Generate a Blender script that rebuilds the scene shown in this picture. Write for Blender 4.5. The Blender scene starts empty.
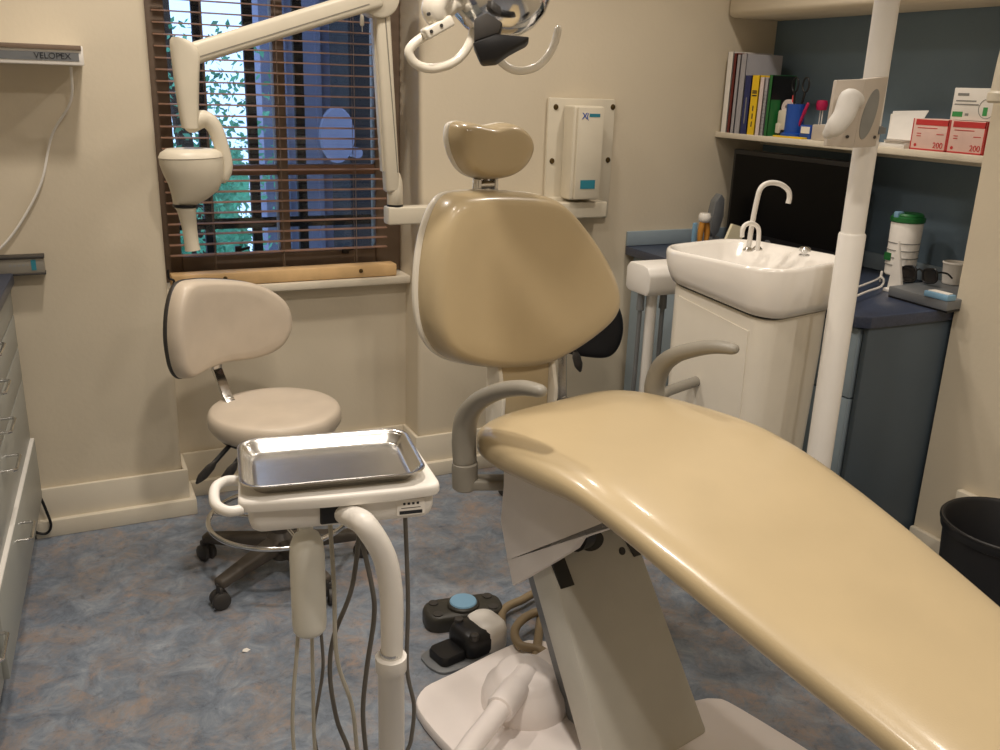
import bpy, bmesh, math, random
from mathutils import Vector, Matrix
random.seed(7)
C = bpy.context.scene.collection
PI = math.pi
# ------------------------------------------------------------------ camera
F = 908.2
CAM = Vector((0, 0, 1.5))
def cam_axes(p, r, y):
    p, r, y = (math.radians(v) for v in (p, r, y))
    fwd = Vector((math.sin(y), math.cos(y), 0)); rt = Vector((math.cos(y), -math.sin(y), 0)); up = Vector((0, 0, 1))
    f = fwd * math.cos(p) - up * math.sin(p); u = up * math.cos(p) + fwd * math.sin(p)
    return rt * math.cos(r) + u * math.sin(r), u * math.cos(r) - rt * math.sin(r), f
RT, UP, FW = cam_axes(17.69, 1.889, 25.78)
cd = bpy.data.cameras.new('camera'); cam = bpy.data.objects.new('camera', cd); C.objects.link(cam)
cam.matrix_world = Matrix(((RT.x, UP.x, -FW.x, CAM.x), (RT.y, UP.y, -FW.y, CAM.y), (RT.z, UP.z, -FW.z, CAM.z), (0, 0, 0, 1)))
cd.sensor_width = 36; cd.lens = F / 1000 * 36; cd.clip_start = .02
bpy.context.scene.camera = cam
def ray(px, py): return RT * (px - 500) - UP * (py - 375) + FW * F
def hit(px, py, P, n):
    d = ray(px, py); n = Vector(n); return CAM + d * ((Vector(P) - CAM).dot(n) / d.dot(n))
def onz(px, py, z): return hit(px, py, (0, 0, z), (0, 0, 1))
def ony(px, py, y): return hit(px, py, (0, y, 0), (0, 1, 0))
def onx(px, py, x): return hit(px, py, (x, 0, 0), (1, 0, 0))

# ------------------------------------------------------------------ materials
def lin(c):
    if isinstance(c, str):
        c = [int(c[i:i + 2], 16) / 255 for i in (0, 2, 4)]
    return tuple(v / 12.92 if v <= .04045 else ((v + .055) / 1.055) ** 2.4 for v in c)
def mat(name, col, rough=.5, metal=0, coat=0, var=.05, scale=12, bump=0, bscale=200, alpha=1, trans=0, emit=0):
    m = bpy.data.materials.new(name); m.use_nodes = True
    nt = m.node_tree; b = nt.nodes['Principled BSDF']
    c = lin(col)
    tc = nt.nodes.new('ShaderNodeTexCoord')
    n = nt.nodes.new('ShaderNodeTexNoise'); n.inputs['Scale'].default_value = scale; n.inputs['Detail'].default_value = 4
    nt.links.new(tc.outputs['Object'], n.inputs['Vector'])
    rp = nt.nodes.new('ShaderNodeValToRGB'); rp.color_ramp.elements[0].position = .3; rp.color_ramp.elements[1].position = .7
    rp.color_ramp.elements[0].color = (*[v * (1 - var) for v in c], 1); rp.color_ramp.elements[1].color = (*[min(1, v * (1 + var)) for v in c], 1)
    nt.links.new(n.outputs['Fac'], rp.inputs['Fac']); nt.links.new(rp.outputs['Color'], b.inputs['Base Color'])
    b.inputs['Roughness'].default_value = rough; b.inputs['Metallic'].default_value = metal
    b.inputs['Coat Weight'].default_value = coat; b.inputs['Coat Roughness'].default_value = .12
    b.inputs['Transmission Weight'].default_value = trans; b.inputs['Alpha'].default_value = alpha
    if emit:
        b.inputs['Emission Color'].default_value = (*c, 1); b.inputs['Emission Strength'].default_value = emit
    if bump:
        n2 = nt.nodes.new('ShaderNodeTexNoise'); n2.inputs['Scale'].default_value = bscale
        nt.links.new(tc.outputs['Object'], n2.inputs['Vector'])
        bp = nt.nodes.new('ShaderNodeBump'); bp.inputs['Strength'].default_value = bump; bp.inputs['Distance'].default_value = .002
        nt.links.new(n2.outputs['Fac'], bp.inputs['Height']); nt.links.new(bp.outputs['Normal'], b.inputs['Normal'])
    return m
M = {}
M['wall'] = mat('cream_wall_paint', 'D6CAB3', .75, var=.025, scale=3, bump=.25, bscale=60)
M['trim'] = mat('cream_gloss_paint', 'E4DAC6', .4, var=.03, scale=8)
M['ceil'] = mat('ceiling_paint', 'E8E2D6', .9, var=.02)
M['bluewall'] = mat('slate_blue_wall_paint', '6F8290', .75, var=.05, scale=4, bump=.3, bscale=80)
M['greyblue'] = mat('grey_blue_laminate', '4E5A64', .5, var=.05, scale=5)  # colour taken darker, with the shade on the counter end panel put into it
M['paleblue'] = mat('pale_grey_blue_laminate', '93A2AC', .5, var=.03)
M['worktop'] = mat('dark_blue_worktop', '3C4458', .28, var=.2, scale=150)
M['vinyl'] = mat('beige_upholstery_vinyl', 'C0AD89', .33, coat=.4, var=.03, scale=7, bump=.12, bscale=350)
M['vinyl2'] = mat('worn_cream_vinyl', 'D3C5B2', .42, coat=.15, var=.06, scale=9, bump=.15, bscale=350)
M['white'] = mat('white_moulded_plastic', 'EAE6DF', .35, var=.02)
M['enamel'] = mat('cream_white_enamel', 'E9E2D3', .3, coat=.2, var=.02)
M['ceramic'] = mat('white_ceramic', 'F3EEE6', .12, coat=.6, var=.01)
M['shroud'] = mat('pale_grey_plastic', 'E6E0DC', .45, var=.03)
M['basewhite'] = mat('white_base_enamel', 'F4ECE8', .4, var=.02)
M['ped'] = mat('warm_grey_metal_paint', 'CBC9C0', .45, var=.03)
M['armgrey'] = mat('grey_arm_plastic', '8E897E', .4, var=.04)
M['xray'] = mat('ivory_plastic', 'D9D0BC', .4, var=.03)
M['steel'] = mat('brushed_steel', 'D6D4D0', .24, metal=1, var=.06, scale=30)
M['chrome'] = mat('chrome', 'DEDEDE', .13, metal=1, var=.01)
M['greymet'] = mat('grey_painted_metal', '7E8184', .4, metal=.3)
M['black'] = mat('black_plastic', '141416', .4, var=.1)
M['screen'] = mat('black_screen_glass', '050506', .4, var=.05)
M['blackfab'] = mat('black_vinyl', '17171A', .55, var=.1)
M['darkgrey'] = mat('dark_grey_plastic', '3A3734', .5, var=.08)
M['basebrown'] = mat('dusty_dark_plastic', '4A433B', .55, var=.12, scale=20)
M['foot'] = mat('charcoal_rubber', '37352F', .45, var=.1)
M['tube'] = mat('grey_rubber_tube', '68645E', .5)
M['tubel'] = mat('pale_rubber_tube', 'B9B4A6', .45)
M['hose'] = mat('beige_rubber_hose', '8B7A5E', .5)
M['bottle'] = mat('translucent_plastic', 'ECEADF', .35, trans=.12, var=.03)
M['wood'] = mat('pale_pine_wood', 'DDB884', .5, var=.15, scale=9)
M['frame'] = mat('brown_window_wood', '7A6858', .5, var=.12, scale=14)
M['slat'] = mat('brown_wooden_slat', '8D6C58', .5, var=.12, scale=25)
M['cab'] = mat('grey_cabinet_laminate', '9C9E98', .35, var=.02)
M['screw'] = mat('brass_screw_cap', '5A4A2C', .35, metal=.7)
M['teal'] = mat('teal_print', '2C7F92', .5)
M['bluep'] = mat('blue_plastic', '1F4FA8', .35)
M['lblue'] = mat('light_blue_plastic', '7FA9C6', .4)
M['red'] = mat('red_card', 'CB3A3A', .5)
M['pinkcard'] = mat('pale_pink_card', 'EBC9BD', .55)
M['yellow'] = mat('yellow_cover', 'F0C81E', .5)
M['green'] = mat('green_plastic', '1F6B33', .4)
M['greenc'] = mat('green_print', '3E9A54', .5)
M['paper'] = mat('white_paper', 'EFEAE2', .7)
M['cream'] = mat('cream_card', 'E8DFC0', .6)
M['bluebook'] = mat('navy_cover', '262E63', .5)
M['greybook'] = mat('grey_cover', 'A9A7AC', .5)
M['pinkbook'] = mat('pale_pink_pages', 'E0CFCB', .6)
M['darkred'] = mat('dark_red_cover', '6B2420', .5)
M['magenta'] = mat('magenta_plastic', 'B3154E', .4)
M['text'] = mat('dark_print', '23252A', .6)
M['textgrey'] = mat('grey_print', '8A8A86', .6)
M['amber'] = mat('amber_resin', 'C98B3A', .35)
M['glove'] = mat('white_latex', 'D9D5CE', .55, var=.05, scale=20)
M['gbox'] = mat('pale_card_box', 'C3B8AA', .6)
M['facade'] = mat('lavender_grey_render', '6E7084', .9, var=.2, scale=2)
M['shed'] = mat('dark_slate_cladding', '101013', .9, var=.3, scale=3)
M['leaf'] = mat('leaf_green', '55A07C', .6, var=.5, scale=5)
M['bark'] = mat('bark', '3A2E26', .9)
M['screen'].node_tree.nodes['Principled BSDF'].inputs['Specular IOR Level'].default_value = .15
M['lens'] = mat('smoky_lens', '2B2622', .1, alpha=.75)
def floor_mat():
    m = bpy.data.materials.new('mottled_blue_vinyl_floor'); m.use_nodes = True
    nt = m.node_tree; b = nt.nodes['Principled BSDF']
    tc = nt.nodes.new('ShaderNodeTexCoord')
    def noise(s, d=6, dist=0, rough=.6):
        n = nt.nodes.new('ShaderNodeTexNoise'); n.inputs['Scale'].default_value = s; n.inputs['Detail'].default_value = d
        n.inputs['Distortion'].default_value = dist; n.inputs['Roughness'].default_value = rough
        nt.links.new(tc.outputs['Object'], n.inputs['Vector']); return n
    def ramp(n, stops):
        r = nt.nodes.new('ShaderNodeValToRGB'); e = r.color_ramp.elements
        while len(e) < len(stops): e.new(.5)
        for k, (p, c) in enumerate(stops): e[k].position = p; e[k].color = (*lin(c), 1) if isinstance(c, str) else (c, c, c, 1)
        nt.links.new(n.outputs['Fac'], r.inputs['Fac']); return r
    a = ramp(noise(12, 10, .8, .75), [(.3, '5A6371'), (.5, '7D8794'), (.68, '9DA4AD')])
    t = ramp(noise(6, 10, .8, .78), [(.36, '667080'), (.5, '928A86'), (.66, 'AF937F')])
    f = ramp(noise(7.5, 10, .5, .8), [(.46, 0.), (.6, .85)])
    mx = nt.nodes.new('ShaderNodeMixRGB'); nt.links.new(f.outputs[0], mx.inputs[0]); nt.links.new(a.outputs[0], mx.inputs[1]); nt.links.new(t.outputs[0], mx.inputs[2])
    g = ramp(noise(26, 6, .4, .8), [(.55, 0.), (.72, .6)])
    mx2 = nt.nodes.new('ShaderNodeMixRGB'); mx2.inputs[2].default_value = (*lin('3E4654'), 1)
    nt.links.new(g.outputs[0], mx2.inputs[0]); nt.links.new(mx.outputs[0], mx2.inputs[1])
    nt.links.new(mx2.outputs[0], b.inputs['Base Color']); b.inputs['Roughness'].default_value = .5
    return m
M['floor'] = floor_mat()

# ------------------------------------------------------------------ mesh helpers
def nb(): return bmesh.new()
def merge(bm, t, mx=None):
    if mx is not None: bmesh.ops.transform(t, matrix=mx, verts=t.verts)
    me = bpy.data.meshes.new('tmp'); t.to_mesh(me); t.free(); bm.from_mesh(me); bpy.data.meshes.remove(me); return bm
def box(bm, lo, hi, bev=0, seg=2, mx=None):
    t = bmesh.new(); bmesh.ops.create_cube(t, size=1)
    lo, hi = Vector([min(a, b) for a, b in zip(lo, hi)]), Vector([max(a, b) for a, b in zip(lo, hi)])
    for v in t.verts: v.co = Vector([(lo[i] + hi[i]) / 2 + v.co[i] * (hi[i] - lo[i]) for i in range(3)])
    if bev: bmesh.ops.bevel(t, geom=t.edges[:], offset=min(bev, .49 * min(hi - lo)), segments=seg, profile=.5, affect='EDGES')
    return merge(bm, t, mx)
def frame_mx(o, x, y, z):
    return Matrix(((x.x, y.x, z.x, o.x), (x.y, y.y, z.y, o.y), (x.z, y.z, z.z, o.z), (0, 0, 0, 1)))
def rotz(p, deg): return Matrix.Translation(Vector(p)) @ Matrix.Rotation(math.radians(deg), 4, 'Z')
def bar(bm, p0, p1, w, h, side=(0, 1, 0), bev=.004, w1=None, h1=None, ext=0):
    """oriented bar p0->p1: w along `side`, h along the third axis, tapering to w1,h1"""
    p0, p1 = Vector(p0), Vector(p1); d = p1 - p0; L = d.length; x = d.normalized()
    y = (Vector(side) - x * Vector(side).dot(x)).normalized(); z = x.cross(y)
    t = bmesh.new(); bmesh.ops.create_cube(t, size=1)
    for v in t.verts:
        end = v.co.x > 0
        ww, hh = (w1 or w, h1 or h) if end else (w, h)
        v.co = Vector((L + ext if end else -ext, v.co.y * ww, v.co.z * hh))
    if bev: bmesh.ops.bevel(t, geom=t.edges[:], offset=bev, segments=3, profile=.5, affect='EDGES')
    return merge(bm, t, frame_mx(p0, x, y, z))
def spline(pts, n=8, closed=False):
    pts = [Vector(p) for p in pts]; out = []; N = len(pts)
    for i in range(N if closed else N - 1):
        if closed: a, b, c, d = pts[i - 1], pts[i], pts[(i + 1) % N], pts[(i + 2) % N]
        else: a, b, c, d = pts[max(i - 1, 0)], pts[i], pts[i + 1], pts[min(i + 2, N - 1)]
        for k in range(n):
            t = k / n
            out.append(.5 * ((2 * b) + (c - a) * t + (2 * a - 5 * b + 4 * c - d) * t * t + (3 * b - a - 3 * c + d) * t ** 3))
    if not closed: out.append(pts[-1])
    return out
def loft(bm, rings, cap=True, closed_len=False):
    vs = [[bm.verts.new(p) for p in r] for r in rings]; n = len(vs[0])
    pairs = list(zip(vs, vs[1:])) + ([(vs[-1], vs[0])] if closed_len else [])
    for A, B in pairs:
        for i in range(n):
            bm.faces.new((A[i], A[(i + 1) % n], B[(i + 1) % n], B[i]))
    if cap and not closed_len:
        bm.faces.new(vs[0][::-1]); bm.faces.new(vs[-1])
    return bm
def tube(bm, pts, r, seg=12, n=8, closed=False, sq=None, round_end=False):
    P = spline(pts, n, closed) if n > 1 else [Vector(p) for p in pts]
    N = len(P)
    rr = [r] * N if not isinstance(r, (list, tuple)) else [r[min(int(i / (N - 1) * (len(r) - 1)), len(r) - 2)] * (1 - ((i / (N - 1) * (len(r) - 1)) - min(int(i / (N - 1) * (len(r) - 1)), len(r) - 2))) + r[min(int(i / (N - 1) * (len(r) - 1)), len(r) - 2) + 1] * ((i / (N - 1) * (len(r) - 1)) - min(int(i / (N - 1) * (len(r) - 1)), len(r) - 2)) for i in range(N)]
    T = []
    for i in range(N):
        a = P[i - 1] if (i or closed) else P[i]; b = P[(i + 1) % N] if (i < N - 1 or closed) else P[i]
        T.append((b - a).normalized())
    nrm = T[0].orthogonal().normalized(); rings = []
    if sq is not None:
        nrm = (Vector(sq[2]) - T[0] * Vector(sq[2]).dot(T[0])).normalized()
    for i in range(N):
        nrm = (nrm - T[i] * nrm.dot(T[i])).normalized(); bn = T[i].cross(nrm)
        fx, fy = (sq[0], sq[1]) if sq else (1, 1)
        rings.append([P[i] + nrm * math.cos(2 * PI * k / seg) * rr[i] * fx + bn * math.sin(2 * PI * k / seg) * rr[i] * fy for k in range(seg)])
    if round_end and not closed:
        def capring(idx, s):
            out = []
            for f, q in ((.75, .6), (.4, .88)):
                ctr = P[idx] + T[idx] * s * rr[idx] * q
                out.append([ctr + (v - P[idx]) * f for v in rings[idx]])
            return out
        e = capring(N - 1, 1); b0 = capring(0, -1)
        rings = b0[::-1] + rings + e
    return loft(bm, rings, True, closed)
def cyl(bm, p0, p1, r, r1=None, seg=24, bev=0):
    p0, p1 = Vector(p0), Vector(p1); r1 = r if r1 is None else r1
    d = (p1 - p0); L = d.length; x = d.normalized(); y = x.orthogonal().normalized(); z = x.cross(y)
    prof = [(0, r), (L, r1)] if not bev else [(0, r - bev), (bev * .3, r - bev * .3), (bev, r), (L - bev, r1), (L - bev * .3, r1 - bev * .3), (L, r1 - bev)]
    return loft(bm, [[p0 + x * t + (y * math.cos(2 * PI * k / seg) + z * math.sin(2 * PI * k / seg)) * q for k in range(seg)] for t, q in prof])
def lathe(bm, prof, o, axis=(0, 0, 1), seg=32, sx=1, sy=1, xdir=None, ring=False):
    o = Vector(o); z = Vector(axis).normalized()
    x = Vector(xdir).normalized() if xdir else (Vector((1, 0, 0)) if abs(z.x) < .9 else Vector((0, 1, 0)))
    x = (x - z * x.dot(z)).normalized(); y = z.cross(x)
    return loft(bm, [[o + z * h + x * math.cos(2 * PI * k / seg) * max(r, .0004) * sx + y * math.sin(2 * PI * k / seg) * max(r, .0004) * sy for k in range(seg)] for r, h in prof], not ring, ring)
def cushion(bm, outline, mapf, tf, tb=0, n=5, prof=None):
    """closed 2D outline -> padded solid; mapf(s,t,h) gives the world point"""
    o = [Vector((p[0], p[1], 0)) for p in outline]; o = spline(o, n, True)
    c = sum(o, Vector()) / len(o)
    prof = prof or [(1, 0), (.998, .25), (.988, .5), (.965, .75), (.925, .93), (.87, 1), (.7, 1.0), (.5, 1.0), (.25, 1.0), (.03, 1.0)]
    rings = []
    if tb: back = [(s, -h * tb) for s, h in prof[1:]][::-1]
    else: back = [(.03, 0), (.5, 0)]
    for s, h in back + [(s, h * tf) for s, h in prof]:
        rings.append([mapf(c.x + (p.x - c.x) * s, c.y + (p.y - c.y) * s, h) for p in o])
    return loft(bm, rings)
def prism(bm, pts, off, bev=0):
    """flat polygon pts (world) extruded by vector off"""
    if bev and len(pts) > 9:
        pts = [Vector(p) for p in pts]; off = Vector(off); N = len(pts); c = sum(pts, Vector()) / N; ax = off.normalized(); ins = []
        area = sum(((pts[i] - c).cross(pts[(i + 1) % N] - c)).dot(ax) for i in range(N)); sg = 1 if area > 0 else -1
        for i in range(N):
            e = pts[(i + 1) % N] - pts[i - 1]; e = (e - ax * e.dot(ax)).normalized(); ins.append(ax.cross(e) * sg)
        L = off.length
        rings = [[p + n * bev * q + ax * (h if h >= 0 else L + h) for p, n in zip(pts, ins)] for q, h in ((1, 0), (.3, bev * .3), (0, bev), (0, -bev), (.3, -bev * .3))]
        rings.append([p + n * bev + off for p, n in zip(pts, ins)])
        return loft(bm, rings)
    t = bmesh.new(); vs = [t.verts.new(p) for p in pts]; f = t.faces.new(vs)
    r = bmesh.ops.extrude_face_region(t, geom=[f]); vv = [g for g in r['geom'] if isinstance(g, bmesh.types.BMVert)]
    bmesh.ops.translate(t, vec=Vector(off), verts=vv)
    if bev: bmesh.ops.bevel(t, geom=t.edges[:], offset=bev, segments=2, profile=.5, affect='EDGES', clamp_overlap=True)
    return merge(bm, t)
def textmesh(bm, s, o, x, y, size, depth=.0008):
    cu = bpy.data.curves.new('tx', 'FONT'); cu.body = s; cu.size = size; cu.extrude = depth; cu.align_x = 'LEFT'
    ob = bpy.data.objects.new('tx', cu); C.objects.link(ob)
    dg = bpy.context.evaluated_depsgraph_get(); me = bpy.data.meshes.new_from_object(ob.evaluated_get(dg))
    x = Vector(x).normalized(); y = Vector(y); y = (y - x * y.dot(x)).normalized(); z = x.cross(y)
    me.transform(frame_mx(Vector(o), x, y, z)); bm.from_mesh(me)
    bpy.data.objects.remove(ob); bpy.data.curves.remove(cu); bpy.data.meshes.remove(me); return bm
# ------------------------------------------------------------------ object helpers
WM = {}
def tag(o, label=None, cat=None, group=None, kind=None):
    if label: o['label'] = label
    if cat: o['category'] = cat
    if group: o['group'] = group
    if kind: o['kind'] = kind
    return o
def mesh_obj(name, bm, m, smooth=35):
    bmesh.ops.recalc_face_normals(bm, faces=bm.faces)
    me = bpy.data.meshes.new(name); bm.to_mesh(me); bm.free(); me.materials.append(m)
    if smooth:
        me.shade_smooth()
        try: me.set_sharp_from_angle(angle=math.radians(smooth))
        except Exception: pass
    o = bpy.data.objects.new(name, me); C.objects.link(o); return o
def thing(name, label, cat, loc, rz=0, group=None):
    o = bpy.data.objects.new(name, None); C.objects.link(o); o.empty_display_size = .1
    o.location = loc; o.rotation_euler = (0, 0, math.radians(rz)); WM[o.name] = rotz(loc, rz)
    return tag(o, label, cat, group)
def part(name, bm, m, parent, label=None, smooth=35, kind=None):
    """bm is in world coordinates; the part is stored relative to its parent"""
    mx = WM[parent.name]; bmesh.ops.transform(bm, matrix=mx.inverted(), verts=bm.verts)
    o = mesh_obj(name, bm, M[m] if isinstance(m, str) else m, smooth); o.parent = parent; WM[o.name] = mx
    return tag(o, label, kind=kind)
def solo(name, bm, m, label, cat, group=None, smooth=35, kind=None):
    xs = [v.co for v in bm.verts]; lo = Vector([min(v[i] for v in xs) for i in range(3)]); hi = Vector([max(v[i] for v in xs) for i in range(3)])
    o0 = Vector(((lo.x + hi.x) / 2, (lo.y + hi.y) / 2, lo.z)); bmesh.ops.translate(bm, vec=-o0, verts=bm.verts)
    o = mesh_obj(name, bm, M[m], smooth); o.location = o0; WM[o.name] = Matrix.Translation(o0)
    return tag(o, label, cat, group, kind)
def struct(name, bm, m, parent=None, smooth=35, label=None):
    if parent: return part(name, bm, m, parent, label, smooth)
    o = mesh_obj(name, bm, M[m], smooth); WM[o.name] = Matrix.Identity(4); return tag(o, label, kind='structure')
# ================================================================== SETTING
WY = 3.15          # window wall plane
RY = 3.30           # back of the window bay
BX0, BX1 = .283, 1.172
PX = 2.45           # pier plane
AX = 2.74          # blue wall plane
AY = 1.865          # alcove end at the pier
ZC = 2.5
struct('floor', box(nb(), (-.9, -1.6, -.05), (2.9, 3.6, 0)), 'floor')
struct('ceiling', box(nb(), (-.9, -1.6, ZC), (2.9, 3.6, ZC + .05)), 'ceil')
struct('wall_left', box(nb(), (-.9, -1.6, 0), (-.82, WY, ZC)), 'wall')
struct('wall_rear', box(nb(), (-.9, -1.68, 0), (2.9, -1.6, ZC)), 'wall')
def left_breast():
    bm = nb(); r = .03
    pts = [(-.9, WY), (BX0 - r, WY)] + [(BX0 - r + r * math.sin(k * PI / 12), WY + r - r * math.cos(k * PI / 12)) for k in range(1, 7)] + [(BX0, RY + .2), (-.9, RY + .2)]
    prism(bm, [Vector((x, y, 0)) for x, y in pts], (0, 0, ZC)); return bm
struct('wall_window_left', left_breast(), 'wall')
bm = nb(); r = .02
pts = [(BX1, RY + .2)] + [(BX1 + r - r * math.cos(k * PI / 12), WY + r - r * math.sin(k * PI / 12)) for k in range(0, 7)] + [(AX, WY), (AX, RY + .2)]
prism(bm, [Vector((x, y, 0)) for x, y in pts], (0, 0, ZC)); struct('wall_window_right', bm, 'wall')
SZ = .795           # sill top
WZ1 = 2.15
bm = nb(); box(bm, (BX0, RY, 0), (BX1, RY + .2, SZ - .03)); box(bm, (BX0, RY, WZ1), (BX1, RY + .2, ZC))
struct('wall_window_bay', bm, 'wall')
bm = nb(); box(bm, (BX0, RY - .06, SZ - .03), (BX1, RY + .17, SZ), .006); struct('trim_1', bm, 'trim')
struct('wall_right', box(nb(), (PX, -1.6, 0), (2.9, AY, ZC)), 'wall')
struct('wall_alcove', box(nb(), (AX, AY, 0), (2.9, WY + .3, ZC)), 'bluewall')
bm = nb(); t0 = bmesh.new(); box(bm, (2.475, AY, 1.785), (AX, WY, ZC), .025, 3); struct('trim_2', bm, 'wall')
# two-step skirting boards
sk = nb()
for x0, x1, y in ((-.2, BX0 + .0, WY),):
    box(sk, (x0, y - .016, 0), (x1 + .016, y, .169), .004); box(sk, (x0, y - .036, 0), (x1 + .036, y, .06), .004)
box(sk, (BX0, WY - .002, 0), (BX0 + .016, RY, .1685), .004); box(sk, (BX0, WY - .002, 0), (BX0 + .036, RY, .0595), .004)
struct('baseboard_left', sk, 'trim')
sk = nb(); box(sk, (BX0 + .016, RY - .016, 0), (BX1 - .016, RY, .169), .004); box(sk, (BX0 + .036, RY - .036, 0), (BX1 - .036, RY, .06), .004)
struct('baseboard_bay', sk, 'trim')
sk = nb(); box(sk, (BX1 - .016, WY - .016, 0), (2.08, WY, .169), .004); box(sk, (BX1 - .036, WY - .036, 0), (2.08, WY, .06), .004)
box(sk, (BX1 - .016, WY - .002, 0), (BX1, RY, .1685), .004); box(sk, (BX1 - .036, WY - .002, 0), (BX1, RY, .0595), .004)
struct('baseboard_window', sk, 'trim')
sk = nb(); box(sk, (PX - .02, 1.72, 0), (PX, AY, .15), .004); box(sk, (PX - .028, -1.5, 0), (PX, 1.72, .345), .005)
struct('baseboard_right', sk, 'trim')

# ---------------- window
FY = RY + .06
win = thing('window_1', 'brown wooden casement window behind the slatted blind', None, (.74, FY, SZ)); win['kind'] = 'structure'
bm = nb(); fw = .055
wx0, wx1, wz0, wz1 = BX0, BX1, SZ, WZ1
for lo, hi in (((wx0, wz0), (wx0 + .075, wz1)), ((wx1 - .1, wz0), (wx1, wz1)), ((wx0 + .075, wz0), (wx1 - .1, wz0 + .09)), ((wx0 + .075, wz1 - .06), (wx1 - .1, wz1))):
    box(bm, (lo[0], FY, lo[1]), (hi[0], FY + .06, hi[1]), .006)
struct('window_frame', bm, 'frame', win)
mxx = ony(281, 130, FY).x; tz = ony(300, 170, FY).z
bm = nb(); box(bm, (mxx - .02, FY - .006, wz0 + .09), (mxx + .02, FY + .05, wz1 - .06), .005); struct('mullion', bm, 'frame', win)
bm = nb(); box(bm, (wx0 + .075, FY + .002, tz - .018), (wx1 - .1, FY + .046, tz + .018), .005); struct('transom', bm, 'slat', win)
gl = bpy.data.materials.new('window_glass'); gl.use_nodes = True
nt = gl.node_tree; nt.nodes.clear(); out = nt.nodes.new('ShaderNodeOutputMaterial'); tr = nt.nodes.new('ShaderNodeBsdfTransparent'); gs = nt.nodes.new('ShaderNodeBsdfGlossy'); mxs = nt.nodes.new('ShaderNodeMixShader')
tr.inputs[0].default_value = (.93, .95, .96, 1); gs.inputs['Roughness'].default_value = .03; fr = nt.nodes.new('ShaderNodeFresnel'); fr.inputs[0].default_value = 1.45
nt.links.new(fr.outputs[0], mxs.inputs[0]); nt.links.new(tr.outputs[0], mxs.inputs[1]); nt.links.new(gs.outputs[0], mxs.inputs[2]); nt.links.new(mxs.outputs[0], out.inputs[0])
bm = nb(); box(bm, (wx0 + .03, FY + .026, wz0 + .03), (wx1 - .03, FY + .031, wz1 - .03)); part('pane', bm, gl, win, smooth=0)
for px in (238, 345):
    p = ony(px, 250, FY); bm = nb(); box(bm, (p.x - .012, FY - .014, p.z - .012), (p.x + .012, FY, p.z + .016), .003)
    bar(bm, (p.x, FY - .012, p.z), (p.x + .04, FY - .02, p.z + .012), .008, .01, bev=.002); part('window_catch', bm, 'black', win)
# ---------------- blind
BY = RY - .02
bl = thing('venetian_blind', 'brown slatted wooden blind hanging in front of the window', 'blind', (.7, BY, SZ))
xa, xb = ony(151, 15, BY).x, ony(386, 200, BY).x
zt = 2.1; z = .905; zs = []
while z < zt: zs.append(z); z += .0358
for z in zs:
    bm = nb(); w = .027
    tilt = math.radians(2)
    P = []
    for s in (-1, 0, 1):
        P.append((BY + s * w / 2 * math.cos(tilt), z - s * w / 2 * math.sin(tilt) * -1 + (.0025 if s == 0 else 0)))
    prof = [(y, zz + .0012) for y, zz in P] + [(y, zz - .0012) for y, zz in P[::-1]]
    loft(bm, [[Vector((x, y, zz)) for y, zz in prof] for x in (xa, xb)])
    part('slat', bm, 'slat', bl, smooth=0)
bm = nb()
for x in (xa + .15, (xa + xb) / 2, xb - .12):
    for dy in (-.0145, .0145): cyl(bm, (x, BY + dy, .85), (x, BY + dy, zt), .0012, seg=6)
part('ladder_cord', bm, 'frame', bl)
bm = nb(); box(bm, (xa, BY - .03, zt), (xb, BY + .03, WZ1 - .003), .004); part('head_rail', bm, 'slat', bl)
bm = nb(); cyl(bm, (ony(362, 12, BY - .04).x, BY - .04, 1.66), (ony(362, 12, BY - .04).x, BY - .04, 2.1), .0015, seg=6)
p = ony(362, 18, BY - .04); lathe(bm, [(.001, .02), (.006, .016), (.008, -.02), (.005, -.026)], p, seg=12); part('pull_cord', bm, 'xray', bl)
# stack of slats on the rail, rail itself
bm = nb(); box(bm, (xa - .005, BY - .036, SZ + .002), (xb + .03, BY + .03, SZ + .048), .006)
br = part('bottom_rail', bm, 'wood', bl, 'pale pine bottom rail')
for px in (225, 361):
    p = ony(px, 271, BY - .036); bm = nb(); lathe(bm, [(.001, .008), (.006, .007), (.008, 0)], (p.x, BY - .036, SZ + .028), (0, -1, 0), 14); part('rail_plug', bm, 'screw', br)
# ---------------- outside
q0, q1 = ony(262, 100, 6.0).x, ony(420, 100, 6.0).x
bm = nb(); box(bm, (q0, 6.0, -.4), (q1 + .3, 6.4, 5))
for k in range(3): box(bm, (q0 + .12 + k * .22, 5.96, .2), (q0 + .15 + k * .22, 6.0, 5))
solo('neighbouring_building', bm, 'facade', 'lavender grey building seen through the blind', 'building')
q0 = ony(349, 100, 5.3).x
ob = thing('dark_outbuilding', 'dark slate wall outside at the right of the window', 'building', (q0 + .8, 5.4, -.4))
bm = nb(); box(bm, (q0, 5.3, -.4), (q0 + 1.6, 5.7, 4.2)); box(bm, (q0 - .03, 5.26, 1.9), (q0 + 1.6, 5.3, 2.0)); part('cladding', bm, 'shed', ob)
bm = nb(); c_ = ony(337, 135, 5.2); cyl(bm, (c_.x + .12, 5.2, c_.z - .1), (c_.x + .12, 5.3, c_.z - .1), .03); lathe(bm, [(.001, -.02), (.12, -.02), (.13, 0), (.12, .02), (.001, .02)], c_, (0, -1, 0), 24, sx=.8, sy=1.2); part('round_flue', bm, 'facade', ob, 'pale rounded flue')
for px, nm in ((203, 'left of the mullion beside the greenery'), (252, 'between the greenery and the mullion'), (300, 'right of the mullion')):
    p = ony(px, 120, RY + .3); bm = nb(); box(bm, (p.x - .018, RY + .29, .3), (p.x + .018, RY + .32, 2.6), .004)
    solo('window_bar', bm, 'shed', 'dark upright bar outside the window, ' + nm, 'bar', 'security bars outside the window')
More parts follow.
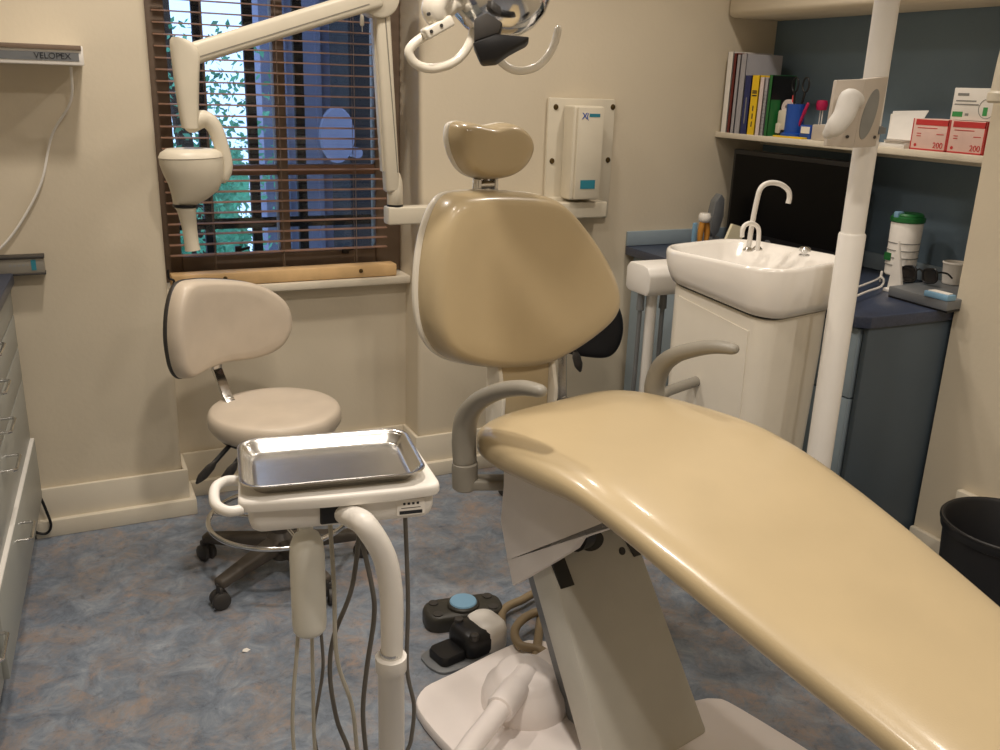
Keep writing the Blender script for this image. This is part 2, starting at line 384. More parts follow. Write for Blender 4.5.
bm = nb(); p = ony(260, 222, RY + .3); box(bm, (.3, RY + .285, p.z - .02), (1.3, RY + .289, p.z + .02)); solo('bar_rail', bm, 'shed', 'dark cross rail of the bars outside the window', 'bar')
tree = thing('leafy_tree', 'green leafy tree outside the left half of the window', 'tree', (.55, 4.9, -.4))
bm = nb(); tube(bm, [(.55, 4.9, -.4), (.6, 4.9, .8), (.52, 4.9, 1.8), (.6, 4.95, 2.6)], [.06, .05, .03, .01], 10); part('trunk', bm, 'bark', tree)
bm = nb()
for k in range(7000):
    q = Vector((random.uniform(.22, .98), random.uniform(4.5, 5.4), random.uniform(-.1, 1.75)))
    if random.random() < (q.z - .9) * .9 or (q.x > .8 and random.random() < .5): continue
    a, b = Vector((random.uniform(-1, 1), random.uniform(-1, 1), random.uniform(-1, 1))).normalized(), Vector((random.uniform(-1, 1), random.uniform(-1, 1), random.uniform(-1, 1)))
    b = a.cross(b).normalized(); s = random.uniform(.012, .03)
    bm.faces.new([bm.verts.new(q + a * s * i + b * s * .5 * j) for i, j in ((-1, 0), (0, -1), (1, 0), (0, 1))])
for k in range(26):
    q = Vector((random.uniform(.36, .84), random.uniform(5.2, 5.5), random.uniform(-.1, 1.3))); r_ = random.uniform(.1, .2); t = bmesh.new(); bmesh.ops.create_icosphere(t, subdivisions=3, radius=r_)
    for v in t.verts: v.co *= 1 + .35 * math.sin(v.co.x * 41 + k) * math.sin(v.co.y * 37) * math.sin(v.co.z * 43 + k)
    merge(bm, t, Matrix.Translation(q))
part('foliage', bm, 'leaf', tree, kind='stuff', smooth=0)
# ================================================================== DENTAL CHAIR
TH = math.radians(13)
CU = Vector((math.cos(TH), math.sin(TH), 0)); CA = Vector((math.sin(TH), -math.cos(TH), 0)); U0 = 1.45
def cp(v, a, z): return CU * (U0 + v) + CA * a + Vector((0, 0, z))
def cv(px, py, v):
    p = hit(px, py, CU * (U0 + v), CU); return (CA.dot(p), p.z)
def ca(px, py, a):
    p = hit(px, py, CA * a, CA); return (CU.dot(p) - U0, p.z)
ch = thing('dental_chair', 'beige upholstered dental chair with headrest and long leg rest in the middle of the room', 'dental chair', tuple(cp(-.05, -1.2, 0)), 13)
# base plate
bm = nb()
ol = [(-.42, -1.53), (-.37, -1.625), (-.26, -1.64), (.0, -1.64), (.06, -1.5), (.09, -1.27), (.16, -1.2), (.22, -1.17), (.245, -1.1), (.25, -.75), (.2, -.68), (-.37, -.68), (-.43, -.75), (-.43, -1.2)]
ol = spline([Vector((*p, 0)) for p in ol], 4, True)
prism(bm, [cp(p.x, p.y, .0) for p in ol], (0, 0, .035), .008); part('base_plate', bm, 'basewhite', ch)
# pedestal
pl, pr = -.215, .125
bm = nb()
def pf(z): return -1.10 - .55 * (z - .05)
PA, PB, PC_ = cp(0, pf(.05), .05), cp(0, pf(.6), .6), cp(1, pf(.05), .05)
PN = (PB - PA).cross(PC_ - PA).normalized(); PN = PN if PN.dot(FW) < 0 else -PN
def onface(px, py): return hit(px, py, PA, PN)
def vof(p): return CU.dot(p) - U0
tr, br_ = onface(641, 546), onface(703, 716); k = (vof(br_) - vof(tr)) / (br_.z - tr.z)
vr = lambda z: vof(br_) + k * (z - br_.z)
quad = [cp(pl, pf(.03), .03), cp(vr(.03), pf(.03), .03), cp(vr(.6), pf(.6), .6), cp(pl, pf(.6), .6)]
prism(bm, quad, -PN * .085, .014); ped = part('pedestal', bm, 'ped', ch)
bm = nb(); prism(bm, [cp(v, pf(.03) - .1 - .0, .03) for v in (-.14, .04)] + [cp(v, pf(.56) - .1, .56) for v in (.04, -.14)], CA * -.14, .01); part('lift_arm', bm, 'greymet', ch)
def ontop(px, py): return onface(px, py), PN
for q in (((551, 562), (564, 558), (574, 585), (561, 589)), ((622, 536), (634, 533), (645, 553), (634, 557))):
    pts = [ontop(*p)[0] for p in q]; n = PN
    bm = nb(); prism(bm, [p - n * .004 for p in pts], n * .0065); part('pedestal_slot', bm, 'black', ped, 'black rectangular slot')
bm = nb(); p, n = ontop(622, 551); n = n if n.dot(FW) < 0 else -n
lathe(bm, [(.0095, -.003), (.0095, .002), (.004, .0025), (.001, .0025)], p, n, 16); part('pedestal_bolt', bm, 'black', ped)
bm = nb(); p, n = ontop(592, 541); n = n if n.dot(FW) < 0 else -n
lathe(bm, [(.036, -.006), (.036, .0015), (.001, .0016)], p, n, 24, sx=1, sy=.62, xdir=CU); part('pedestal_opening', bm, 'black', ped, 'dark round opening at the top')
# tilt housing under the seat
vs_ = -.24
poly = [cv(*p, vs_) for p in ((503, 485), (500, 520), (507, 560), (513, 586), (552, 563), (571, 551), (577, 541), (590, 536), (606, 531), (616, 520))]
poly = poly + [(poly[-1][0] + .02, .69), (poly[0][0], .69)]
bm = nb(); prism(bm, [cp(vs_, a, z) for a, z in poly], CU * .03, .004); ths = part('tilt_housing', bm, 'shroud', ch)
bm = nb(); prism(bm, [cp(.20, a, z) for a, z in poly], CU * .03, .004); part('tilt_housing', bm, 'shroud', ch)
a_r, a_f = poly[0][0] + .01, -1.40
bm = nb(); prism(bm, [cp(vs_ + .03, a_r, .69), cp(vs_ + .03, a_r + .02, .5), cp(vs_ + .03, a_f - .06, .5), cp(vs_ + .03, a_f, .60), cp(vs_ + .03, -1.2, .655), cp(vs_ + .03, -1.2, .69)], CU * .41, .004); part('seat_frame', bm, 'shroud', ch)
bm = nb()
for s in (-1, 1): cyl(bm, cp(s * .13, -1.33, .55), cp(s * .16, -1.33, .55), .05, seg=24)
cyl(bm, cp(-.2, -1.33, .57), cp(.12, -1.33, .57), .028); part('tilt_axle', bm, 'black', ch)
# hub and its elbow on the base plate
hc = onz(527, 672, .12)
bm = nb(); lathe(bm, [(.112, -.086), (.112, -.062), (.104, -.036), (.088, -.018), (.084, -.012), (.078, .0), (.066, .008), (.001, .011)], hc, seg=32)
box(bm, (0, -.05, -.09), (.2, .05, .0), .03, 4, rotz(hc, 13) @ Matrix.Rotation(math.radians(-8), 4, 'Y'))
part('base_hub', bm, 'basewhite', ch)
# seat cushion
st = [(-1.615, .725, .68, .17), (-1.605, .739, .66, .215), (-1.58, .756, .652, .245), (-1.53, .769, .65, .268), (-1.45, .777, .656, .286), (-1.32, .782, .67, .297), (-1.18, .777, .685, .302), (-1.05, .754, .668, .302), (-.9, .717, .625, .292), (-.7, .663, .572, .268), (-.5, .604, .518, .24), (-.3, .545, .46, .222), (-.17, .507, .422, .205), (-.12, .485, .43, .175), (-.1, .47, .445, .13)]
def interp(st, n=6):
    P = spline([Vector((a, zt_, zb_)) for a, zt_, zb_, w in st], n); W = spline([Vector((a, w, 0)) for a, zt_, zb_, w in st], n)
    return [(p.x, p.y, p.z, w.y) for p, w in zip(P, W)]
bm = nb(); rings = []
for a, zt_, zb_, w in interp(st):
    zm = zb_ * .52 + zt_ * .48; r = []
    for k in range(64):
        t = 2 * PI * k / 64; c, s = math.cos(t), math.sin(t)
        v = w * math.copysign(abs(c) ** (2 / 3.6), c); up = s > 0
        h = (zt_ - zm) if up else (zm - zb_)
        zz = zm + h * math.copysign(abs(s) ** (2 / (2.6 if up else 3.2)), s)
        if up: zz -= .02 * math.exp(-((a + 1.12) / .3) ** 2) * max(0, 1 - (v / (w * .85)) ** 2)
        r.append(cp(v + (-.022 * max(0, min(1, (a + .9) / .5)) if a > -.9 else 0), a, zz))
    rings.append(r)
loft(bm, rings); part('seat_cushion', bm, 'vinyl', ch, 'long beige seat and leg rest cushion', smooth=80)
def grow(o, k): 
    cx = sum(p[0] for p in o) / len(o); cz = sum(p[1] for p in o) / len(o)
    return [(cx + (p[0] - cx) * k, cz + (p[1] - cz) * k) for p in o]
# backrest
BA = -1.75
out = [ca(x, y, BA - .025) for x, y in [(437, 196), (422, 222), (414, 258), (412, 300), (418, 332), (434, 354), (462, 365), (500, 368), (538, 364), (566, 351), (592, 332), (609, 314), (614, 296), (609, 272), (597, 248), (580, 223), (563, 204), (545, 194), (505, 190), (462, 190)]]
cv0 = sum(p[0] for p in out) / len(out)
def bmap(s, t, h): return cp(s, BA + h - .05 + .25 * (s - cv0) ** 2 + .12 * (t - 1.03) ** 2, t)
bm = nb(); cushion(bm, [(cv0 + (p[0] - cv0) * .96 - .003, p[1]) for p in grow(out, .985)], bmap, .075, .0); part('backrest_cushion', bm, 'vinyl', ch, smooth=80)
bm = nb(); cushion(bm, [(cv0 + (p[0] - cv0) * .965 - .008, p[1]) for p in grow(out, .995)], lambda s, t, h: bmap(s, t, h - .004), .012, .022); part('backrest_shell', bm, 'enamel', ch, 'white backrest shell', smooth=60)
# backrest support
v0, v1 = ca(499, 385, -1.745)[0], ca(555, 385, -1.745)[0]
bm = nb(); box(bm, (v0 + .012, 0, 0), (v1 - .012, .02, .24), .008, 3, Matrix(((CU.x, -CA.x, 0, 0), (CU.y, -CA.y, 0, 0), (0, 0, 1, 0), (0, 0, 0, 1)))); 
bmesh.ops.translate(bm, vec=CU * U0 + CA * -1.755 + Vector((0, 0, .6)), verts=bm.verts); part('backrest_support', bm, 'vinyl', ch)
for (a0, b0) in ((v0, v0 + .014), (v1 - .014, v1)):
    bm = nb(); prism(bm, [cp(a0, -1.735, .60), cp(a0, -1.73, .72), cp(a0, -1.75, .80), cp(a0, -1.80, .84), cp(a0, -1.80, .6)], CU * (b0 - a0), .004)
    part('support_side', bm, 'enamel', ch)
bm = nb(); bar(bm, cp((v0 + v1) / 2, -1.79, .62), cp((v0 + v1) / 2, -1.86, 1.0), .1, .02, CU, .006); bar(bm, cp((v0 + v1) / 2, -1.79, .64), cp(0, -1.45, .655), .1, .03, CU, .006); part('support_spine', bm, 'greymet', ch)
# headrest
HA = -1.80
ho = [ca(x, y, HA - .02) for x, y in [(444, 126), (443, 140), (449, 158), (461, 173), (480, 180), (504, 178), (521, 167), (529, 150), (527, 136), (518, 126), (505, 122), (485, 125), (463, 121), (450, 121)]]
hx = sum(p[0] for p in ho) / len(ho)
def hmap(s, t, h): return cp(s, HA + h - .03 + .9 * (s - hx) ** 2, t)
hd = nb(); cushion(hd, [(hx + (p[0] - hx) * .93, p[1]) for p in grow(ho, .97)], hmap, .062, .0, prof=[(1, 0), (.997, .2), (.98, .42), (.945, .62), (.89, .79), (.8, .91), (.65, .98), (.45, 1), (.2, 1), (.03, 1)]); hr = part('headrest', hd, 'vinyl', ch, smooth=80)
bm = nb(); cushion(bm, [(hx + (p[0] - hx) * .94 - .003, p[1]) for p in grow(ho, .98)], lambda s, t, h: hmap(s, t, h - .004), .01, .016); part('headrest_shell', bm, 'enamel', hr, 'white headrest shell', smooth=60)
v, zz = ca(483, 186, -1.83)
bm = nb(); bar(bm, cp(v, -1.84, zz - .12), cp(v, -1.84, zz + .05), .04, .012, CU, .003)
for s in (-1, 1): box(bm, (-.006, -.012, -.02), (.006, .012, .02), .003, 2, Matrix.Translation(cp(v + s * .026, -1.82, zz)) @ Matrix.Rotation(TH, 4, 'Z'))
cyl(bm, cp(v - .03, -1.82, zz + .004), cp(v + .03, -1.82, zz + .004), .01, seg=16); part('headrest_bracket', bm, 'chrome', ch)
# armrests
for side in (-1, 1):
    vv = side * .29
    if side < 0: seq = ((465, 462), (464, 440), (467, 417), (479, 401), (500, 391), (522, 388), (540, 391))
    else: seq = ((655, 400), (655, 384), (662, 366), (676, 355), (697, 349), (716, 347), (733, 349))
    ref = [cv(*p, -.29) for p in ((465, 462), (464, 440), (467, 417), (479, 401), (500, 391), (522, 388), (540, 391))]
    ref2 = [cv(*p, .29) for p in ((655, 400), (655, 384), (662, 366), (676, 355), (697, 349), (716, 347), (733, 349))]
    P = [cp(vv, a, z) for a, z in (ref if side < 0 else ref2)]
    bm = nb(); tube(bm, P, [.029, .030, .029, .025, .022, .02, .016], 20, 8, sq=(1.0, .85, tuple(CU)), round_end=True)
    am = part('armrest', bm, 'armgrey', ch, 'grey curved armrest', smooth=60)
    a0, z0 = (ref if side < 0 else ref2)[0]
    bm = nb(); lathe(bm, [(.024, -.05), (.029, -.045), (.031, 0), (.030, .016), (.026, .018)], cp(vv, a0, z0 - .018), seg=24)
    bar(bm, cp(vv, a0, z0 - .052), cp(vv * .55, a0 + .06, z0 - .062), .05, .025, CA, .006)
    part('armrest_bracket', bm, 'armgrey', am)

# ================================================================== DELIVERY UNIT
DR = -8.4
DO = Vector((.365, 1.40, .875))
dl = thing('delivery_unit', 'white dental instrument table on a curved white pole in front of the chair', 'instrument table', (DO.x, DO.y, 0), DR)
D = rotz(DO, DR)
def dp(x, y, z): return D @ Vector((x, y, z))
def rquad(q, k, z, r=.018, cx=.0075, cy=-.005):
    rr = []
    for i in range(len(q)):
        a, b, c_ = Vector(q[i - 1]), Vector(q[i]), Vector(q[(i + 1) % len(q)])
        for s in range(5):
            u = s / 4; p0 = b + (a - b).normalized() * r; p2 = b + (c_ - b).normalized() * r
            p = p0.lerp(b, u).lerp(b.lerp(p2, u), u); rr.append(dp(cx + (p.x - cx) * k, cy + (p.y - cy) * k, z))
    return rr
qt = [(-.157, -.108), (-.02, -.119), (.09, -.119), (.165, -.112), (.155, .115), (-.148, .118)]
bm = nb(); loft(bm, [rquad(qt, k, z) for k, z in ((.97, -.0195), (.99, -.019), (1, -.015), (1, -.006), (.992, -.002), (.97, 0))]); part('table_top', bm, 'white', dl, smooth=50)
bm = nb(); 
rings = []
for z, k in ((-.0197, 1), (-.044, .995), (-.057, .97), (-.062, .93)):
    q = [(-.143, -.099), (.156, -.104), (.149, .105), (-.138, .105)]
    rr = []
    cx, cy = .0075, -.005
    for i in range(4):
        a, b, c_ = Vector(q[i - 1]), Vector(q[i]), Vector(q[(i + 1) % 4])
        for s in range(5):
            u = s / 4; p0 = b + (a - b).normalized() * .018; p2 = b + (c_ - b).normalized() * .018
            p = p0.lerp(b, u).lerp(b.lerp(p2, u), u); rr.append(dp(cx + (p.x - cx) * k, cy + (p.y - cy) * k, z))
    rings.append(rr)
loft(bm, rings); part('table_body', bm, 'white', dl)
bm = nb(); tube(bm, [dp(-.15, -.10, -.016), dp(-.172, -.102, -.016), dp(-.19, -.075, -.014), dp(-.19, -.02, -.012), dp(-.172, .005, -.012), dp(-.15, .0, -.012)], .0085, 12, 6); part('handle', bm, 'white', dl)
bm = nb(); p = dp(-.01, -.1155, -.045); box(bm, (-.02, -.004, -.017), (.022, .012, .017), .002, 1, D @ Matrix.Translation((-.012, -.1015, -.038))); part('switch_recess', bm, 'black', dl)
bm = nb(); box(bm, (.092, -.1052, -.053), (.138, -.1005, -.025), 0, 1, D); lab = part('rating_label', bm, 'paper', dl, smooth=0)
bm = nb(); box(bm, (.096, -.1056, -.051), (.134, -.1045, -.045), 0, 1, D)
for k in range(4): box(bm, (.102 + k * .0075, -.1056, -.0345), (.106 + k * .0075, -.1045, -.0305), 0, 1, D)
box(bm, (.099, -.1056, -.0405), (.131, -.1045, -.0395), 0, 1, D)
part('label_print', bm, 'text', lab, smooth=0)
# arm + pole
pz = Vector((.423, 1.255, 0))
e0 = dp(.0, -.085, -.040); e1 = dp(.02, -.118, -.041)
A = [e0, e1, ony(366, 526, 1.255), ony(384, 556, 1.255), ony(391, 592, 1.255), ony(392, 630, 1.255), ony(392, 656, 1.255)]
bm = nb(); tube(bm, A, [.019, .019, .0195, .0195, .0195, .019, .018], 20, 8); part('support_arm', bm, 'white', dl, smooth=60)
ctop = ony(391, 655, 1.255)
bm = nb(); cyl(bm, ctop + Vector((0, 0, -.002)), ctop + Vector((0, 0, .009)), .0185, seg=24); part('pole_ring', bm, 'steel', dl)
bm = nb(); lathe(bm, [(.022, .0), (.0265, -.002), (.0265, -.028), (.0225, -.032), (.0225, -ctop.z + .12), (.03, -ctop.z + .115), (.03, -ctop.z + .02), (.05, -ctop.z + .012), (.05, -ctop.z)], ctop, seg=28); part('pole', bm, 'white', dl, smooth=50)
pb = Vector((ctop.x, ctop.y, .075))
k0 = onz(507, 700, .115); k1 = onz(470, 748, .11)
bm = nb(); tube(bm, [hc + Vector((-.02, -.02, -.02)), k0, k0.lerp(k1, .6), k1, k1.lerp(pb, .5) + Vector((-.0, .01, 0)), pb], .026, 16, 8); fp = part('floor_pipe', bm, 'basewhite', ch, smooth=60)
d = (k1 - k0).normalized(); bm = nb(); cyl(bm, k0 - d * .055, k0 + d * .04, .035, bev=.006); tube(bm, [k0 - d * .04, hc + Vector((0, 0, -.01))], .032, 16, 2); part('pipe_elbow', bm, 'basewhite', fp)
# hanging tubes and bottle
Yh = 1.37
def path(pp, y0=Yh): return [ony(x, y, y0) for x, y in pp]
hz = [('tubel', .0035, [(299, 522), (298, 631), (293, 702), (294, 750)]), ('tubel', .004, [(330, 522), (334, 587), (337, 658), (352, 706), (357, 750)]),
      ('tube', .0045, [(361, 518), (352, 587), (334, 636), (330, 675), (337, 720), (349, 752)]), ('tube', .0045, [(357, 520), (372, 587), (374, 618), (367, 667), (363, 710), (366, 752)]),
      ('tubel', .0035, [(312, 634), (313, 684), (315, 750)]), ('tube', .0032, [(321, 632), (323, 667), (318, 702), (314, 728), (317, 752)]), ('tube', .004, [(405, 512), (408, 600), (407, 668), (414, 706), (411, 740), (406, 760)])]
for i, (m_, r, pp) in enumerate(hz):
    P = path(pp, Yh + .035 * (i % 3)); top = P[0].copy()
    e = P[-1]; P += [Vector((e.x + .015, e.y + .01, e.z * .5)), Vector((e.x + .05 + .02 * i, e.y + .05, .06)), Vector((e.x + .12 + .02 * i, e.y + .09, r + .001))]
    bm = nb(); tube(bm, P, r, 10, 8); part('hose', bm, m_, dl, smooth=60)
bc = ony(308, 582, Yh - .01); bt = ony(308, 531, Yh - .01).z; bb = ony(308, 633, Yh - .01).z; w = .0295; Hh = bt - bb
bm = nb(); lathe(bm, [(.001, 0), (w * .8, .001), (w * .95, .008), (w, .02), (w, Hh - .045), (w * .93, Hh - .022), (w * .7, Hh - .005), (.012, Hh), (.012, Hh + .01), (.001, Hh + .01)], (bc.x, bc.y, bb), seg=28, sy=.85); part('water_bottle', bm, 'bottle', dl, 'translucent hanging bottle', smooth=60)
# ---------------- steel tray
tr_ = thing('instrument_tray', 'empty rectangular stainless steel tray lying on the white instrument table', 'tray', tuple(dp(0, 0, .001)), DR)
def rrect(w, d, r, n=6, cx=0, cy=0):
    o = []; r = min(r, .49 * w, .49 * d)
    for (sx, sy, a0) in ((1, 1, 0), (-1, 1, 90), (-1, -1, 180), (1, -1, 270)):
        for k in range(n + 1):
            a = math.radians(a0 + 90 * k / n); o.append((cx + sx * (w / 2 - r) + r * math.cos(a), cy + sy * (d / 2 - r) + r * math.sin(a)))
    return o
tw, td, tcx, tcy = .298, .212, -.004, -.004
rings = []
for (dw, z, r) in ((-.06, .0012, .02), (-.045, .0015, .025), (-.04, .003, .027), (-.018, .018, .034), (-.012, .021, .036), (-.002, .0215, .04), (0, .0195, .04), (-.004, .0185, .04), (-.014, .019, .036), (-.022, .016, .034), (-.042, .001, .027), (-.055, .0003, .02)):
    rings.append([dp(x, y, z + .0008) for x, y in rrect(tw + dw, td + dw, r, 8, tcx, tcy)])
bm = nb(); loft(bm, rings); part('tray_body', bm, 'steel', tr_, smooth=50)

# ================================================================== STOOLS
def plane_map(px, P, n):
    n = Vector(n).normalized(); s = Vector((0, 0, 1)).cross(n).normalized(); out = []
    for p in px:
        q = hit(*p, P, n) - Vector(P); out.append((s.dot(q), q.z))
    return out, s, n
def stool(label, o, seat_z, rs, back_px, back_c, back_n, mats, legs0, levers, bar_px, bend=1.2, ring=True, tfront=.045):
    o = Vector(o); t = thing('operator_stool', label, 'stool', tuple(o))
    sm, shell, basem = mats
    bm = nb(); lathe(bm, [(.001, -.075), (rs * .82, -.075), (rs * .93, -.066), (rs, -.045), (rs, -.02), (rs * .975, -.007), (rs * .93, -.001), (rs * .8, 0), (rs * .4, -.004), (.001, -.005)], o + Vector((0, 0, seat_z)), seg=48)
    part('seat', bm, sm, t, smooth=60)
    bm = nb(); lathe(bm, [(.001, -.09), (rs * .55, -.09), (rs * .85, -.082), (rs * .87, -.0755), (.001, -.0755)], o + Vector((0, 0, seat_z)), seg=40); box(bm, (-.07, -.07, -.115), (.07, .07, -.088), .01, 2, Matrix.Translation(o + Vector((0, 0, seat_z)))); part('seat_pan', bm, shell, t)
    pl_, s, n = plane_map(back_px, back_c, back_n)
    bc_ = Vector(back_c); cx = sum(p[0] for p in pl_) / len(pl_)
    mp = lambda a, b, h: bc_ + s * a + Vector((0, 0, b)) + n * (h + bend * (a - cx) ** 2)
    bm = nb(); cushion(bm, pl_, mp, tfront, 0); bk = part('backrest', bm, sm, t, smooth=70)
    bm = nb(); cushion(bm, grow(pl_, 1.015), lambda a, b, h: mp(a, b, h - .004), .014, .022); part('backrest_shell', bm, shell, bk, smooth=60)
    B = [bc_ - n * .03] + [Vector(p) for p in bar_px]
    bm = nb(); 
    for a, b in zip(B, B[1:]): bar(bm, a, b, .034, .012, s, .003, ext=.006)
    part('back_bar', bm, 'steel', t)
    for lp in levers:
        a, b, c_ = [Vector(q) for q in lp]
        bm = nb(); tube(bm, [a, a.lerp(b, .6), b], .007, 10, 4); lv = part('lever', bm, 'black', t)
        bm = nb(); tube(bm, [b, b.lerp(c_, .25), b.lerp(c_, .7), c_], [.009, .017, .018, .008], 14, 6, sq=(1.0, .55, (CU.x, CU.y, .3)), round_end=True); part('lever_paddle', bm, 'darkgrey', lv)
    bm = nb(); cyl(bm, o + Vector((0, 0, .12)), o + Vector((0, 0, .3)), .028); cyl(bm, o + Vector((0, 0, .3)), o + Vector((0, 0, seat_z - .1)), .019); lathe(bm, [(.001, .05), (.035, .05), (.045, .06), (.045, .12), (.034, .135), (.028, .14)], o, seg=24); part('gas_column', bm, basem, t)
    if ring:
        R_, hz_ = ring
        bm = nb(); tube(bm, [o + Vector((R_ * math.cos(2 * PI * k / 32), R_ * math.sin(2 * PI * k / 32), hz_)) for k in range(32)], .008, 10, 2, closed=True)
        for k in range(3):
            a = 2 * PI * k / 3 + .6; tube(bm, [o + Vector((.024 * math.cos(a), .024 * math.sin(a), hz_ - .01)), o + Vector((R_ * math.cos(a), R_ * math.sin(a), hz_))], .006, 8, 1)
        lathe(bm, [(.0285, -.03), (.034, -.03), (.034, .02), (.0285, .02)], o + Vector((0, 0, hz_)), seg=20, ring=True)
        part('foot_ring', bm, 'chrome', t, smooth=60)
    for k in range(5):
        a = math.radians(legs0 + 72 * k); d = Vector((math.cos(a), math.sin(a), 0)); L = .268
        bm = nb(); bar(bm, o + d * .03 + Vector((0, 0, .1)), o + d * L + Vector((0, 0, .078)), .056, .05, (-d.y, d.x, 0), .01, w1=.04, h1=.03); lg = part('base_leg', bm, basem, t)
        cpt = o + d * (L - .005); ax = Vector((-d.y, d.x, 0)); ax = (ax + d * .5).normalized()
        bm = nb()
        for s_ in (-1, 1): lathe(bm, [(.001, 0), (.02, 0), (.027, .004), (.027, .016), (.02, .021), (.001, .022)], cpt + ax * (s_ * .004) + Vector((0, 0, .0275)), ax * s_, 24)
        cyl(bm, cpt + Vector((0, 0, .03)), cpt + Vector((0, 0, .078)), .009, seg=12); bar(bm, cpt + Vector((0, 0, .058)) - ax * .02, cpt + Vector((0, 0, .058)) + ax * .02, .03, .01, (0, 0, 1), .003)
        part('caster', bm, 'darkgrey', lg)
    return t
so = Vector((.512, 2.615, 0))
bN = Vector((.50, -.85, .12)); bC = ony(222, 330, 2.80); bk_shift = -9
bk_px = [(176, 283), (167, 305), (166, 335), (172, 362), (181, 376), (192, 378), (210, 370), (232, 363), (258, 359), (276, 350), (284, 336), (285, 320), (279, 302), (266, 289), (248, 281), (222, 278), (196, 278)]
sb1 = ony(218, 366, 2.80)
stool('cream dental stool with worn kidney shaped backrest beside the window', so, .555, .197, [(x + bk_shift, y) for x, y in bk_px], bC, bN, ('vinyl2', 'darkgrey', 'basebrown'), -145, 
      [(onz(231, 444, .482), onz(214, 463, .455), ony(198, 482, 2.50)), (onz(249, 444, .482), onz(235, 464, .455), ony(222, 484, 2.47))],
      [sb1 + Vector((0, .03, -.02)), ony(228, 398, 2.72), Vector((.43, 2.66, .475))], bend=.9, ring=(.215, .19), tfront=.055)
# black stool behind the chair
o2 = Vector((1.635, 2.70, 0))
bk2 = [(555, 300), (548, 320), (552, 342), (565, 352), (590, 357), (608, 356), (618, 345), (622, 326), (618, 306), (606, 290), (588, 284), (568, 287)]
c2 = ony(585, 322, 2.82)
stool('black stool mostly hidden behind the chair backrest', o2, .37, .165, bk2, c2, Vector((-.35, -.95, .05)), ('blackfab', 'black', 'greymet'), 0,
      [(ony(572, 345, 2.66), ony(575, 352, 2.65), ony(580, 370, 2.64))], [ony(562, 352, 2.80), ony(562, 398, 2.77), Vector((1.635, 2.74, .29))], bend=.5, ring=(.2, .16))
# ================================================================== X-RAY UNIT
xr = thing('dental_xray_unit', 'ivory wall mounted dental x-ray machine with jointed arm reaching across the window', 'x-ray machine', (1.8, WY, 1.0))
pa, pb_ = ony(547, 98, WY - .01), ony(606, 217, WY - .01)
bm = nb(); box(bm, (1.679, WY - .018, 1.006), (1.972, WY - .001, 1.462), .006); wp = part('wall_plate', bm, 'xray', xr)
for px in ((556, 107), (613, 107), (552, 161), (608, 160), (604, 212)):
    p = ony(*px, WY - .018); bm = nb(); lathe(bm, [(.001, .006), (.008, .005), (.011, 0)], p, (0, -1, 0), 14); part('screw_cap', bm, 'screw', wp, 'brass coloured screw cap')
xm = ony(585, 150, WY - .1); z0, z1 = ony(580, 200, WY - .1).z, ony(590, 106, WY - .1).z
x0, x1 = ony(570, 195, WY - .1).x, ony(600, 180, WY - .1).x
bm = nb(); box(bm, (x0, WY - .1, z0), (x1, WY - .018, z1), .008, 3); hs = part('control_housing', bm, 'xray', xr)
bm = nb(); box(bm, (x0 + .012, WY - .112, z0 + .004), (x1 - .006, WY - .099, z1 - .004), .004, 2); part('housing_cover', bm, 'xray', hs)
q0, q1 = ony(580, 189, WY - .112), ony(595, 180, WY - .112)
bm = nb(); box(bm, (q0.x, WY - .1135, q0.z), (q1.x, WY - .111, q1.z)); part('label_plate', bm, 'teal', hs, 'teal label', smooth=0)
q0 = ony(582, 118, WY - .112)
bm = nb(); textmesh(bm, 'X', (q0.x, WY - .1125, q0.z - .004), (1, 0, 0), (0, 0, 1), .034); textmesh(bm, '(', (q0.x + .02, WY - .1125, q0.z - .002), (1, 0, 0), (0, 0, 1), .03); part('logo', bm, 'bluep', hs, smooth=0)
bm = nb(); box(bm, (q0.x + .032, WY - .113, q0.z + .004), (q0.x + .078, WY - .1115, q0.z + .016)); part('logo_bar', bm, 'teal', hs, smooth=0)
# rail: bracket from the plate to the pivot
rt0, rb0 = ony(392, 208, WY - .09), ony(392, 228, WY - .09)
rx0 = rt0.x - .012
bm = nb(); box(bm, (rx0, WY - .09, 1.018), (1.92, WY - .03, 1.08), .006, 3); box(bm, (1.64, WY - .03, 1.01), (1.92, WY - .018, 1.095), .004); part('horizontal_rail', bm, 'xray', xr)
XY = WY - .06
pv = ony(395, 205, XY); el = ony(378, -4, XY - .02)
bm = nb(); lathe(bm, [(.024, 0), (.028, .004), (.028, .05), (.026, .085), (.018, .11), (.006, .122), (.001, .124)], (pv.x, XY, 1.084), seg=28); part('pivot_cap', bm, 'xray', xr, smooth=60)
bm = nb(); cyl(bm, (pv.x, XY, 1.079), (pv.x, XY, 1.087), .0285); part('pivot_ring', bm, 'black', xr)
bm = nb(); bar(bm, (pv.x - .012, XY, 1.13), (el.x + .012, XY, el.z), .055, .05, (0, 1, 0), .012, w1=.06, h1=.052); bar(bm, (pv.x - .04, XY + .008, 1.2), (el.x - .012, XY + .008, el.z), .035, .014, (0, 1, 0), .004); part('lower_arm', bm, 'xray', xr)
bm = nb(); bar(bm, (pv.x + .001, XY - .028, 1.2), (el.x + .016, XY - .031, el.z), .002, .003, (0, 1, 0), 0); part('arm_seam', bm, 'armgrey', xr)
bm = nb(); cyl(bm, (el.x, XY - .045, el.z), (el.x, XY + .035, el.z), .069, bev=.01, seg=36); part('elbow_joint', bm, 'xray', xr)
Yj = WY - .2
j0 = ony(186, 56, Yj); ee = Vector((el.x, XY - .03, el.z - .003))
bm = nb(); bar(bm, ee, j0, .05, .066, (0, 1, 0), .014, h1=.062); part('upper_arm', bm, 'xray', xr)
